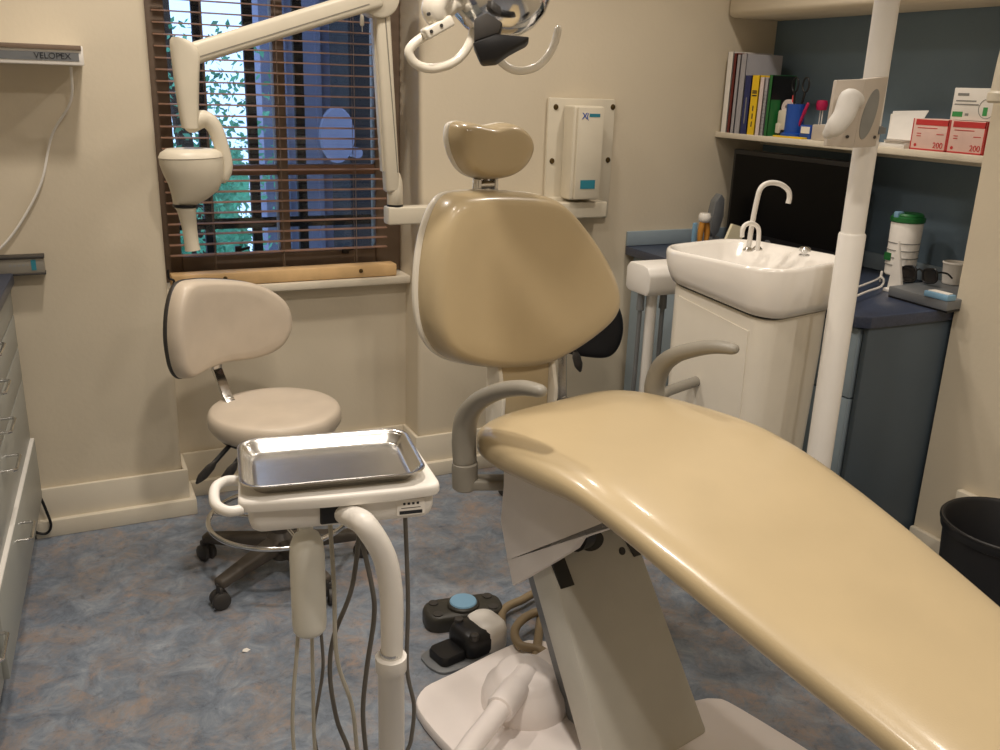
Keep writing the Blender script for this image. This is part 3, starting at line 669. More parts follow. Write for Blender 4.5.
dv = (j0 - ee).normalized(); nrm = Vector((dv.z, 0, -dv.x)); nrm = nrm if nrm.z < 0 else -nrm
bm = nb(); bar(bm, ee + dv * .05 + nrm * .012 + Vector((0, -.0255, 0)), j0 - dv * .03 + nrm * .012 + Vector((0, -.0255, 0)), .002, .0035, (0, 1, 0), 0); part('arm_groove', bm, 'armgrey', xr)
# forearm hanging down
rings = []
for (y, xl, xr_) in ((37, 172, 178), (40, 170, 188), (46, 170, 196), (56, 171, 200), (75, 173.5, 199), (100, 177, 198.5), (118, 180, 198), (128, 182, 198)):
    a, b = ony(xl, y, Yj), ony(xr_, y, Yj); c = (a + b) / 2; hw = (b - a).length / 2; dx = (b - a).normalized()
    rings.append([c + dx * hw * math.copysign(abs(math.cos(t)) ** .6, math.cos(t)) + Vector((0, 1, 0)) * .034 * math.copysign(abs(math.sin(t)) ** .6, math.sin(t)) for t in [2 * PI * k / 24 for k in range(24)]])
bm = nb(); loft(bm, rings); part('forearm', bm, 'xray', xr, smooth=50)
a, b = ony(178.5, 105, Yj), ony(198.5, 105, Yj); 
bm = nb(); tube(bm, path([(190, 124), (204, 119), (214, 127), (221, 145), (226, 166), (222, 178)], Yj), [.022, .02, .018, .017, .016, .016], 16, 6, sq=(1, 1.3, (0, 1, 0)), round_end=True); part('yoke', bm, 'xray', xr, smooth=60)
def tube_rings(rows, ky=.85, seg=36, e=.9):
    out = []
    for (y, xl, xr_, dy) in rows:
        a, b = ony(xl, y, Yj), ony(xr_, y + dy, Yj); c = (a + b) / 2; hw = (b - a).length / 2; dx = (b - a).normalized()
        out.append([c + dx * hw * math.copysign(abs(math.cos(t)) ** e, math.cos(t)) + Vector((0, 1, 0)) * hw * ky * math.copysign(abs(math.sin(t)) ** e, math.sin(t)) for t in [2 * PI * k / seg for k in range(seg)]])
    return out
bm = nb(); loft(bm, tube_rings([(150, 186, 196, 0), (148, 175, 208, 0), (149, 166, 216, 0), (153, 160, 221, -1), (158, 158, 222.5, -2)])); head = part('tube_head_cover', bm, 'xray', xr, smooth=60)
bm = nb(); loft(bm, tube_rings([(158.5, 158.5, 222, -2), (165, 159.5, 223, -2), (174, 163, 223, -2), (184, 168, 222, -3), (193, 171, 218, -3), (200, 172.5, 208, -2), (204, 173, 198, 0)])); part('tube_head', bm, 'xray', xr, smooth=60)
bm = nb(); loft(bm, tube_rings([(204, 172.5, 197, 0), (207, 173, 196.5, 0)], 1)); part('collimator_ring', bm, 'black', xr)
bm = nb(); loft(bm, tube_rings([(207.2, 174, 196, 0), (211, 177, 196, 0), (228, 182, 197, 0), (245, 184.5, 199, -1), (251, 185, 200.5, -2)], 1)); part('cone', bm, 'xray', xr, smooth=60)

# ================================================================== OPERATING LIGHT
lb = ony(838, 330, 1.80); LX = lb.x
ju = ony(855, 233, 1.80); 
lt = thing('operating_light', 'tall white lamp post carrying the chrome dental operating light', 'dental lamp', (LX, 1.80, 0))
bm = nb(); lathe(bm, [(.075, 0), (.075, .012), (.045, .02), (.036, .03), (.0355, ju.z - .004), (.0335, ju.z), (.001, ju.z)], (LX, 1.80, 0), seg=36); lp = part('lower_post', bm, 'white', lt)
for k, px in enumerate(((863.5, 238), (862, 251), (860.5, 262))):
    p = ony(*px, 1.80 - .01); d = Vector((p.x - LX, -.012, 0)).normalized(); bm = nb(); q = Vector((LX, 1.8, p.z)) + d * .035
    lathe(bm, [(.001, .003), (.004, .002), (.004, -.002)], q, d, 12); part('post_screw', bm, 'black', lp)
bm = nb(); cyl(bm, (LX, 1.80, ju.z - .002), (LX, 1.80, 2.14), .0305, seg=32); part('upper_post', bm, 'white', lt)
LH = Vector((.86, 1.86, 1.66))
bm = nb(); lathe(bm, [(.001, 2.2), (.03, 2.2), (.04, 2.18), (.04, 2.13), (.031, 2.125)], (LX, 1.8, 0)); tube(bm, [(LX, 1.8, 2.16), (1.55, 1.9, 2.17), (1.2, 1.98, 2.15), (.95, 2.0, 2.08)], .024, 16, 6); tube(bm, [(.95, 2.0, 2.08), (.86, 1.99, 1.98), (.80, 1.96, 1.85), (.765, 1.9, 1.74), tuple(ony(447, -28, 1.83))], .02, 16, 6); part('swing_arm', bm, 'white', lt, smooth=60)
LYY = 1.80
def lpt(x, y, Yv=LYY): return ony(x, y, Yv)
rr_ = lpt(500, 5); 
# reflector: shallow chrome bowl with its rim facing the chair
ax = Vector((.10, -.22, -.95)).normalized()
rc = lpt(500, -10)
bm = nb(); prof = [(.001, .094), (.03, .091), (.058, .08), (.082, .06), (.099, .033), (.106, .005), (.108, -.03), (.104, -.031), (.101, .003), (.094, .03), (.077, .056), (.054, .075), (.028, .086), (.001, .089)]
lathe(bm, prof, rc, ax, 48); part('reflector', bm, 'chrome', lt, 'chrome reflector dome', smooth=70)
bm = nb(); P4 = [lpt(472, 42, LYY - .12), lpt(497, 33, LYY - .12), lpt(530, 36, LYY - .12), lpt(527, 42, LYY - .12), lpt(508, 52, LYY - .12), lpt(496, 61, LYY - .12), lpt(481, 62, LYY - .12)]
prism(bm, P4, FW * .03, .005); part('bulb_shield', bm, 'black', lt, 'black bulb shield')
bm = nb(); P5 = [lpt(474, 18, LYY - .11), lpt(487, 12, LYY - .11), lpt(503, 22, LYY - .11), lpt(499, 34, LYY - .11), lpt(474, 42, LYY - .11)]
prism(bm, P5, FW * .03, .004); part('bulb_holder', bm, 'darkgrey', lt)
bm = nb(); tube(bm, [lpt(474, 16), lpt(474, 30), lpt(466, 50), lpt(452, 63), lpt(432, 68.5), lpt(416, 64), lpt(409, 53), lpt(414, 44), lpt(428, 34), lpt(444, 25)], .0095, 14, 8, round_end=True); part('handle', bm, 'enamel', lt, smooth=60)
bm = nb(); tube(bm, [lpt(494, 48, LYY + .04), lpt(501, 62, LYY + .04), lpt(516, 70.5, LYY + .04), lpt(534, 68, LYY + .04), lpt(547, 57, LYY + .04), lpt(555, 42, LYY + .04), lpt(558, 29, LYY + .04)], .0085, 14, 8, round_end=True); part('handle', bm, 'enamel', lt, smooth=60)
bm = nb(); box(bm, (0, 0, 0), (.001, .001, .001)); bm.free(); bm = nb()
tube(bm, [lpt(447, -30, LYY + .03), lpt(440, -8, LYY), lpt(434, 8, LYY - .01), lpt(437, 20, LYY - .01)], [.026, .03, .03, .024], 18, 6, sq=(1.0, .8, (0, 1, 0)), round_end=True)
bar(bm, lpt(424, 35, LYY - .02), lpt(451, 20, LYY - .02), .03, .022, (0, 1, 0), .005); tube(bm, [lpt(440, 14, LYY), lpt(455, 2, LYY + .01), lpt(478, -20, LYY)], .018, 12, 4); yk = part('yoke', bm, 'enamel', lt, smooth=50)
for px in ((431.5, 31.5), (441.5, 25.5), (429, 14)):
    p = lpt(*px, LYY - .036); bm = nb(); lathe(bm, [(.001, .001), (.0035, .001), (.0035, -.004)], p, (0, -1, 0), 10); part('yoke_screw', bm, 'darkgrey', yk)
# ---------------- glove dispenser on the post
gb = thing('glove_dispenser', 'pale glove box strapped to the white lamp post with a glove hanging out', 'glove box', (LX - .01, 1.72, 1.3))
gY = 1.755
corner = [onx(862, 79, LX - .0), onx(852, 147, LX - .0)]
G0, G1, G2 = ony(837, 80, gY), ony(866, 79, gY - .025), ony(889, 76.5, gY - .01)
Gb0, Gb1, Gb2 = ony(826, 146, gY), ony(853.5, 148, gY - .025), ony(876, 146.5, gY - .01)
def quadslab(bm, a, b, c, d, th):   # a,b top edge, c,d bottom edge
    n = (b - a).cross(d - a).normalized(); n = n if n.dot(FW) > 0 else -n
    prism(bm, [a, b, c, d], n * th, .003)
bm = nb(); quadslab(bm, G0, G1, Gb1, Gb0, .02); quadslab(bm, G1, G2, Gb2, Gb1, .02); gx = part('dispenser_body', bm, 'gbox', gb)
def inq(a, b, c, d, u, v, off=0):
    p = a.lerp(b, u).lerp(d.lerp(c, u), v); n = (b - a).cross(d - a).normalized(); n = n if n.dot(FW) < 0 else -n; return p + n * off
bm = nb(); ring = [inq(G1, G2, Gb2, Gb1, .42 + .3 * math.cos(t) - .12 * math.sin(t), .52 + .36 * math.sin(t), .0012) for t in [2 * PI * k / 28 for k in range(28)]]
n = (ring[3] - ring[0]).cross(ring[10] - ring[0]).normalized(); prism(bm, ring, n * .0015); part('dispenser_slot', bm, 'textgrey', gx, 'grey oval opening')
bm = nb(); tube(bm, [inq(G0, G1, Gb1, Gb0, .62, .18, .004), inq(G0, G1, Gb1, Gb0, .60, .28, .03), ony(850, 100, gY - .05), ony(844, 115, gY - .055), ony(835, 127, gY - .05), ony(829, 133, gY - .04)], [.007, .021, .028, .026, .024, .016], 16, 8, sq=(.8, 1, (0, 1, 0)), round_end=True); part('glove', bm, 'glove', gb, 'crumpled white glove', smooth=60)
bm = nb()
for u, v in ((.84, .86),): cyl(bm, inq(G1, G2, Gb2, Gb1, u, v, -.002), inq(G1, G2, Gb2, Gb1, u, v, .003), .004, seg=10)
cyl(bm, inq(G0, G1, Gb1, Gb0, .7, .84, -.002), inq(G0, G1, Gb1, Gb0, .7, .84, .003), .004, seg=10); part('dispenser_pin', bm, 'darkgrey', gx)
cyl_b = nb(); lathe(cyl_b, [(.032, -.01), (.035, -.01), (.035, .01), (.032, .01)], (LX, 1.8, 1.42), ring=True); box(cyl_b, (LX - .012, 1.752, 1.412), (LX + .012, 1.765, 1.428)); part('strap', cyl_b, 'greymet', gb)

# ================================================================== SPITTOON UNIT
sp = thing('spittoon_unit', 'white cuspidor cabinet with ceramic basin and tall swan neck tap right of the chair', 'dental sink', (1.9, 2.2, 0))
wb, db = .405, .455; zr = 1.05
SB = rotz((1.842, 2.100, 0), 12)
def brings(rows, sl=0):
    return [[SB @ Vector((x, y, z + sl * y * q)) for x, y in rrect(wb * k, db * k2, r, 8, ox, oy)] for k, k2, r, z, ox, oy, q in rows]
bm = nb(); loft(bm, brings([(.80, .83, .07, zr - .122, .0, .0, 1), (.88, .89, .08, zr - .118, .0, .0, 1), (.94, .95, .095, zr - .09, .0, .0, .9), (.98, .985, .105, zr - .055, 0, 0, .4), (1, 1, .11, zr - .012, 0, 0, 0), (.99, .99, .11, zr - .003, 0, 0, 0), (.965, .97, .105, zr, 0, 0, 0), (.93, .95, .1, zr - .001, 0, 0, 0), (.86, .9, .09, zr - .012, -.0, .0, 0), (.74, .78, .08, zr - .045, -.005, .01, 0), (.5, .5, .06, zr - .075, -.01, .02, 0), (.15, .15, .02, zr - .085, -.01, .03, 0)], .13))
part('basin', bm, 'ceramic', sp, smooth=60)
zc_ = zr - .125
bm = nb(); loft(bm, brings([(.72, .76, .06, .02, .0, .0, 0), (.72, .76, .06, .06, .0, .0, 0), (.75, .78, .05, .5, .0, .0, 0), (.79, .81, .055, .76, .0, .0, 0), (.80, .82, .06, zc_ - .004, .0, .0, 1)], .13)); cb = part('cabinet_body', bm, 'enamel', sp, smooth=50)
bm = nb(); ds = []
for z, k in ((.07, .7215), (.5, .75), (.76, .79), (.86, .798)):
    x = -wb * k / 2; ds.append([SB @ Vector(p) for p in ((x - .003, -db * .29, z), (x + .004, -db * .29, z), (x + .004, db * .30, z + (.05 if z > .8 else 0)), (x - .003, db * .30, z + (.05 if z > .8 else 0)))])
loft(bm, ds); part('cabinet_door', bm, 'enamel', cb, smooth=20)
bm = nb(); loft(bm, brings([(.79, .81, .06, zc_ - .002, 0, 0, 1), (.79, .81, .06, zc_ + .003, 0, 0, 1)], .13)); part('basin_gasket', bm, 'black', cb)
# taps
t0 = onz(747, 252, zr); 
Yt = 2.2
bmY = onz(748, 249, zr).y
tp = [ony(748, 251, bmY), ony(752, 225, bmY), ony(757, 200, bmY), ony(761, 188, bmY), ony(769, 183, bmY), ony(780, 184, bmY), ony(788, 190, bmY), ony(789.5, 197, bmY), ony(788, 203.5, bmY)]
bm = nb(); tube(bm, tp, .0078, 14, 8); part('cup_filler_spout', bm, 'white', sp, 'tall white swan neck spout', smooth=60)
bY2 = onz(758, 250, zr).y
bm = nb(); tube(bm, [ony(x, y, bY2) for x, y in ((742, 237), (743, 228), (748, 223.5), (754, 224), (758.5, 229), (758.5, 240), (757, 250))], .0068, 14, 8); part('rinse_spout', bm, 'white', sp, 'short white rinse spout', smooth=60)
bm = nb()
for px in ((748, 251), (757, 250)): lathe(bm, [(.016, 0), (.016, .004), (.01, .009), (.008, .012)], onz(*px, zr - .002), seg=16)
part('tap_collar', bm, 'steel', sp)
p = onz(804, 256, zr - .002); bm = nb(); lathe(bm, [(.016, 0), (.016, .004), (.009, .006), (.009, .012), (.017, .015), (.017, .024), (.012, .028), (.001, .029)], p, seg=20); part('tap_knob', bm, 'chrome', sp)
bm = nb(); tube(bm, [cp(.29, -1.4, .52), Vector((1.6, 1.95, .6)), Vector((1.75, 2.06, .62))], .02, 14, 5); tube(bm, [Vector((1.7, 2.2, .3)), Vector((1.6, 2.2, .3))], .02, 10, 1); bm.free()
bm = nb(); q0, q1 = ony(652, 401, 2.05), ony(690, 379, 2.12); tube(bm, [q0, q0.lerp(q1, .5), Vector((1.775, q1.y - .0, q1.z + .004))], .016, 14, 4); part('connecting_bar', bm, 'armgrey', sp, 'grey connecting bar')
# assistant side holder
asz = thing('suction_holder', 'white rounded suction hose holder on a slim post left of the basin', 'suction unit', (1.76, 2.50, 0))
hl, hrp = ony(650, 278, 2.455), ony(690, 285, 2.5)
zt_, zb_ = ony(660, 264, 2.5).z, ony(660, 297, 2.455).z
bm = nb(); xs0, xs1 = hl.x, hrp.x + .02
prof = [(2.47, zb_), (2.455, zb_ + .02), (2.455, zt_ - .03), (2.475, zt_ - .006), (2.5, zt_), (2.58, zt_), (2.6, zt_ - .02), (2.6, zb_ + .01), (2.58, zb_)]
prism(bm, [Vector((xs0, y, z)) for y, z in prof], (xs1 - xs0, 0, 0), .008); part('holder_body', bm, 'white', asz)
pc = ony(650, 320, 2.52); bm = nb(); cyl(bm, (pc.x, 2.52, .02), (pc.x, 2.52, zb_ + .005), .019, seg=20); lathe(bm, [(.05, 0), (.05, .012), (.02, .02)], (pc.x, 2.52, 0)); part('post', bm, 'white', asz)
bm = nb(); cyl(bm, (pc.x - .038, 2.53, zb_ - .3), (pc.x - .038, 2.53, zb_ + .005), .008, seg=12); cyl(bm, (pc.x + .055, 2.53, zb_ - .35), (pc.x + .055, 2.53, zb_ + .005), .008, seg=12)
for dx in (-.038, .055): cyl(bm, (pc.x + dx, 2.53, zb_ - .06), (pc.x + dx, 2.53, zb_ - .0), .014, .012, 12)
part('suction_hose', bm, 'greymet', asz)
bm = nb(); P = [Vector((pc.x - .038, 2.53, zb_ - .29)), Vector((pc.x - .038, 2.55, .2)), Vector((pc.x - .02, 2.6, .03)), Vector((pc.x + .08, 2.62, .012))]; tube(bm, P, .008, 10, 6)
P = [Vector((pc.x + .055, 2.53, zb_ - .34)), Vector((pc.x + .055, 2.56, .2)), Vector((pc.x + .07, 2.6, .03)), Vector((pc.x + .14, 2.6, .012))]; tube(bm, P, .008, 10, 6); part('suction_tail', bm, 'greymet', asz)

# ================================================================== COUNTER IN THE ALCOVE
CZ = .885; CX = 2.075; CYN = 1.868
wt = thing('worktop', 'dark blue worktop along the slate blue alcove wall', 'worktop', (2.4, 2.5, CZ - .035))
bm = nb(); prism(bm, [Vector((CX, WY - .003, CZ - .035)), Vector((CX, CYN + .03, CZ - .035)), Vector((CX + .035, CYN + .002, CZ - .035)), Vector((PX - .003, CYN + .002, CZ - .035)), Vector((AX - .003, CYN + .002, CZ - .035)), Vector((AX - .003, WY - .003, CZ - .035))], (0, 0, .035), .003); part('worktop_slab', bm, 'worktop', wt)
bm = nb(); box(bm, (CX, WY - .014, CZ + .0005), (AX - .014, WY - .001, CZ + .06), .003); box(bm, (AX - .014, CYN + .01, CZ + .0005), (AX - .001, WY - .001, CZ + .06), .003); struct('trim_3', bm, 'paleblue')
cu_ = thing('base_cabinet', 'slate blue base cabinet with plain end panel below the dark worktop', 'cabinet', (2.4, 2.5, 0))
bm = nb(); box(bm, (CX + .04, CYN + .012, .0), (AX - .004, CYN + .03, CZ - .0365), .002); part('end_panel', bm, 'greyblue', cu_)
bm = nb(); box(bm, (CX + .05, CYN + .031, .09), (AX - .004, WY - .02, CZ - .0365), .002); box(bm, (CX + .09, CYN + .031, 0), (AX - .1, WY - .02, .09)); part('carcass', bm, 'greyblue', cu_)
ys = [1.905, 2.31, 2.71, WY - .022]
for i in range(3):
    zz = [.1, .36, .62, CZ - .042] if i == 0 else [.1, CZ - .042]
    for a, b in zip(zz, zz[1:]):
        bm = nb(); box(bm, (CX + .03, ys[i] + .002, a + .0025), (CX + .0495, ys[i + 1] - .002, b - .0025), .002); dr = part('drawer_front' if i == 0 else 'door_front', bm, 'paleblue', cu_)
# ---------------- monitor
mo = thing('computer_monitor', 'large black computer monitor under the wall shelf behind the basin', 'monitor', (2.53, 2.66, CZ))
mA, mB = onx(734, 150, 2.5), onx(851, 158, 2.5)
y1, y0 = mA.y, onx(846, 200, 2.5).y - .02
z1 = 1.283; z0 = max(onx(775, 250, 2.5).z, CZ + .03)
bm = nb(); box(bm, (2.5, y0, z0), (2.535, y1, z1), .006, 3); bz = part('bezel', bm, 'black', mo)
bm = nb(); box(bm, (2.498, y0 + .018, z0 + .045), (2.501, y1 - .018, z1 - .018)); part('screen', bm, 'screen', bz, smooth=0)
bm = nb(); q = onx(768, 235, 2.498); lathe(bm, [(.001, .001), (.016, .001), (.016, -.002)], (2.4995, q.y, z0 + .024), (-1, 0, 0), 24, sx=.45, sy=1, xdir=(0, 0, 1)); part('maker_badge', bm, 'greymet', bz)
bm = nb(); box(bm, (2.535, (y0 + y1) / 2 - .05, CZ + .012), (2.56, (y0 + y1) / 2 + .05, z0 + .15), .005); box(bm, (2.47, (y0 + y1) / 2 - .12, CZ), (2.64, (y0 + y1) / 2 + .12, CZ + .012), .004); part('stand', bm, 'black', mo)
# grey speaker, tooth model, card behind the basin
q = ony(717, 216, 2.98)
spk = nb(); ol = [ony(x, y, 2.98) for x, y in ((722, 194), (725, 199), (724, 216), (719, 232), (714, 238), (711, 233), (712, 218), (716, 202))]
prism(spk, ol, (.01, .05, 0), .004); box(spk, (q.x - .012, 2.985, CZ), (q.x + .03, 3.05, CZ + .05), .004); box(spk, (q.x - .02, 2.97, CZ), (q.x + .05, 3.07, CZ + .008), .003); solo('desk_speaker', spk, 'greymet', 'dark grey leaf shaped speaker left of the black monitor', 'speaker')
tm = thing('tooth_model', 'tooth model with white crown and amber roots on the worktop behind the basin', 'tooth model', (ony(706, 230, 2.92).x, 2.92, CZ))
tc_ = ony(704, 220, 2.92); tx = tc_.x
ztp = ony(705, 213, 2.92).z
bm = nb(); box(bm, (tx - .035, 2.9, CZ), (tx + .035, 2.96, CZ + .012), .004); part('stand', bm, 'darkred', tm)
bm = nb(); lathe(bm, [(.001, .0), (.02, 0), (.026, -.012), (.025, -.026), (.019, -.036), (.001, -.037)], (tx + .003, 2.92, ztp), seg=20); part('crown', bm, 'ceramic', tm, smooth=60)
bm = nb()
for dx in (-.01, .012): tube(bm, [(tx + .003 + dx * .7, 2.92, ztp - .034), (tx + .003 + dx * 1.5, 2.92, ztp - .08), (tx + .003 + dx * 1.2, 2.92, CZ + .01)], [.013, .012, .006], 12, 5)
part('roots', bm, 'amber', tm, smooth=60)
bm = nb(); box(bm, (tx - .036, 2.935, CZ + .012), (tx - .016, 2.945, ztp - .04), .004); part('back_panel', bm, 'lblue', tm)
bm = nb(); P = [ony(x, y, 2.6) for x, y in ((733, 224), (746, 228), (738, 250), (723, 247))]
b0 = min(p.z for p in P); prism(bm, [Vector((p.x, p.y + (p.z - CZ) * .0, p.z)) for p in P], (0, .012, 0)); 
box(bm, (P[3].x, 2.6, CZ), (P[2].x, 2.63, P[2].z + .01)); solo('notice_card', bm, 'cream', 'cream card leaning behind the taps in front of the monitor', 'card')
# raised black-edged tray (keyboard slab) with items
sl = thing('storage_slab', 'flat grey storage tray with dark front edge at the pier end of the worktop', 'tray', (2.58, 2.04, CZ))
SZ2 = CZ + .036
s0, s1 = onz(889, 286, SZ2), onz(948, 302, SZ2)
bm = nb(); prism(bm, [Vector((s0.x, s0.y, CZ + .006)), Vector((s1.x - .0, s1.y, CZ + .006)), Vector((AX - .02, 1.89, CZ + .006)), Vector((AX - .02, s0.y + .03, CZ + .006))], (0, 0, .03), .003); part('slab_top', bm, 'greymet', sl)
bm = nb(); prism(bm, [Vector((s0.x + .004, s0.y, CZ)), Vector((s1.x + .004, s1.y, CZ)), Vector((AX - .024, 1.895, CZ)), Vector((AX - .024, s0.y + .025, CZ))], (0, 0, .0058)); part('slab_foot', bm, 'black', sl)
cn = onx(901, 283, 2.6); 
can = thing('wipes_canister', 'white wipes canister with green lid on the worktop', 'canister', (2.585, onx(903, 262, 2.585).y, SZ2))
cy_ = onx(903, 250, 2.585).y; ztop = onx(908, 222, 2.585).z; zl = onx(909, 210, 2.585).z
bm = nb(); lathe(bm, [(.001, 0), (.046, 0), (.049, .004), (.052, ztop - SZ2 - .004), (.05, ztop - SZ2), (.001, ztop - SZ2)], (2.585, cy_, SZ2), seg=32); cb2 = part('canister_body', bm, 'paper', can)
bm = nb()
for h in (.035, .06, .085, .11): lathe(bm, [(.0505, h), (.0525, h), (.0525, h + .0025), (.0505, h + .0025)], (2.585, cy_, SZ2), seg=32, ring=True)
part('label_rings', bm, 'textgrey', cb2)
bm = nb(); box(bm, (2.5325, cy_ + .002, SZ2 + .05), (2.552, cy_ + .029, SZ2 + .075)); part('label_patch', bm, 'green', cb2, 'green label patch', smooth=0)
bm = nb(); lathe(bm, [(.053, 0), (.056, .003), (.056, .016), (.05, .019), (.05, .024), (.044, .03), (.001, .03)], (2.585, cy_, ztop), seg=32); part('lid', bm, 'green', can, 'green lid')
bm = nb(); box(bm, (2.53, cy_ - .004, ztop + .014), (2.56, cy_ + .016, ztop + .036), .004); part('lid_tab', bm, 'lblue', can)
cu2 = thing('plastic_cup', 'white disposable cup at the pier end of the worktop', 'cup', (2.645, 1.95, SZ2))
cy2 = onx(954, 275, 2.63).y; z2 = onx(954, 263, 2.63).z
bm = nb(); lathe(bm, [(.001, 0), (.03, 0), (.033, .003), (.039, z2 - SZ2), (.04, z2 - SZ2 + .002), (.0375, z2 - SZ2 + .001), (.031, .006), (.001, .005)], (2.63, cy2, SZ2), seg=28); part('cup_body', bm, 'paper', cu2)
bm = nb(); lathe(bm, [(.0385, z2 - SZ2 - .002), (.041, z2 - SZ2), (.041, z2 - SZ2 + .004), (.038, z2 - SZ2 + .005), (.037, z2 - SZ2)], (2.63, cy2, SZ2), seg=28, ring=True); part('cup_rim', bm, 'paper', cu2)
# glasses
gs_ = thing('safety_glasses', 'dark framed safety glasses on the tray in front of the canister', 'glasses', (2.54, 2.08, SZ2))
def gpt(x, y): return onx(x, y, 2.52)
for ctr, w_, h_ in (((909, 274), 7.2, 8), ((930, 276), 7.2, 7)):
    ring = [gpt(ctr[0] + w_ * math.copysign(abs(math.cos(t)) ** .6, math.cos(t)), ctr[1] + h_ * math.copysign(abs(math.sin(t)) ** .6, math.sin(t))) for t in [2 * PI * k / 28 for k in range(28)]]
    bm = nb(); tube(bm, ring, .0035, 8, 1, closed=True); rm = part('rim', bm, 'black', gs_)
    bm = nb(); prism(bm, ring, (.001, 0, 0)); part('lens', bm, 'lens', rm)
bm = nb(); tube(bm, [gpt(916, 271), gpt(919.5, 269), gpt(923, 272)], .003, 8, 4); part('bridge', bm, 'black', gs_)
for (q, dy) in ((gpt(902, 270), .008), (gpt(937, 273), .0)):
    bm = nb(); tube(bm, [q, q + Vector((.02, dy, 0)), q + Vector((.05, dy, -.006)), q + Vector((.075, dy, -.022))], .003, 8, 4); part('temple', bm, 'black', gs_)
# light blue mask pack
m0, m1 = onz(924, 290, SZ2 + .018), onz(948, 296, SZ2 + .018)
mk = thing('mask_pack', 'light blue pack lying on the tray near the pier', 'pack', (2.5, 2.0, SZ2))
d = (m1 - m0); dd = Vector((d.x, d.y, 0)).normalized(); nn = Vector((-dd.y, dd.x, 0)); nn = nn if nn.x > 0 else -nn
bm = nb(); prism(bm, [Vector((p.x, p.y, SZ2)) for p in (m0, m1, m1 + nn * .04, m0 + nn * .04)], (0, 0, .018), .004); pk = part('pack_body', bm, 'lblue', mk)
bm = nb(); prism(bm, [Vector((p.x, p.y, SZ2 + .018)) for p in (m0 + dd * .01 + nn * .006, m1 - dd * .006 + nn * .008, m1 - dd * .01 + nn * .034, m0 + dd * .012 + nn * .034)], (0, 0, .003), .001); part('pack_flap', bm, 'paper', pk)
# clear cone / bib clip stand with white wire
wc = thing('white_stand', 'pointed white card holder beside the glasses on the worktop', 'holder', (2.46, 2.13, CZ))
P = [onx(x, y, 2.46) for x, y in ((898, 241), (903, 279), (888, 280))]
bm = nb(); base = CZ
prism(bm, [P[0], Vector((2.46, P[1].y, CZ + .012)), Vector((2.46, P[2].y, CZ + .012))], (.012, 0, 0), .002); box(bm, (2.445, P[1].y - .004, CZ), (2.49, P[2].y + .004, CZ + .012), .003); part('card', bm, 'paper', wc)
ww = nb(); w1 = [onz(x, y, CZ + .02) for x, y in ((850, 290), (866, 284), (876, 280), (881, 277), (884, 281), (880, 287), (866, 292), (850, 299))]
tube(ww, w1, .004, 10, 6); pp_ = onz(881, 277, CZ + .02); tube(ww, [pp_ + Vector((0, 0, -.0145)), pp_ + Vector((0, 0, .018))], .0045, 8, 1, round_end=True)
for k in (0, 7): tube(ww, [w1[k], Vector((w1[k].x - .01, w1[k].y, CZ + .0055))], .004, 8, 1)
solo('bib_chain', ww, 'ceramic', 'looped white wire bib holder lying on the dark worktop', 'bib holder')
# ================================================================== SHELF
SHZ = 1.345
sh = thing('wall_shelf', 'long cream shelf on the slate blue alcove wall', 'shelf', (2.6, 2.5, SHZ - .025))
bm = nb(); box(bm, (2.475, AY + .003, SHZ - .022), (AX - .002, WY - .003, SHZ), .003); part('shelf_board', bm, 'trim', sh)
bm = nb(); box(bm, (AX - .025, AY + .004, SHZ - .05), (AX - .004, WY - .004, SHZ - .0225), .002); part('shelf_batten', bm, 'trim', sh)
def spine_y(px, py=110): return onx(px, py, 2.478).y
# each book: pixel extent of the spine, height, depth, colour
books = [('white', 722.5, 728, .26, .2, 'paper', 'tall thin white folder at the left end of the shelf against the wall', 'paper'),
         ('red', 728.5, 731.5, .255, .2, 'darkred', 'thin dark red file second from the wall on the shelf', 'paper'),
         ('light', 732, 735.5, .25, .2, 'greybook', 'thin grey file between the dark red file and the big grey one', 'paper'),
         ('grey', 736, 741.5, .252, .18, 'greybook', 'tall light grey binder left of the navy book', 'paper'),
         ('navy', 742, 748.5, .185, .11, 'bluebook', 'navy blue book left of the yellow book', 'paper'),
         ('yellow', 749, 756.5, .186, .11, 'yellow', 'bright yellow book on the shelf', 'paper'),
         ('pink', 757, 761.5, .18, .11, 'pinkbook', 'pale pink paper bound book right of the yellow book', 'paper'),
         ('pad', 762, 765.5, .178, .11, 'greybook', 'thin grey spiral notebook between pale pink and green books', 'paper'),
         ('green', 766, 769.5, .187, .115, 'green', 'green and black book at the right end of the book row', 'paper')]
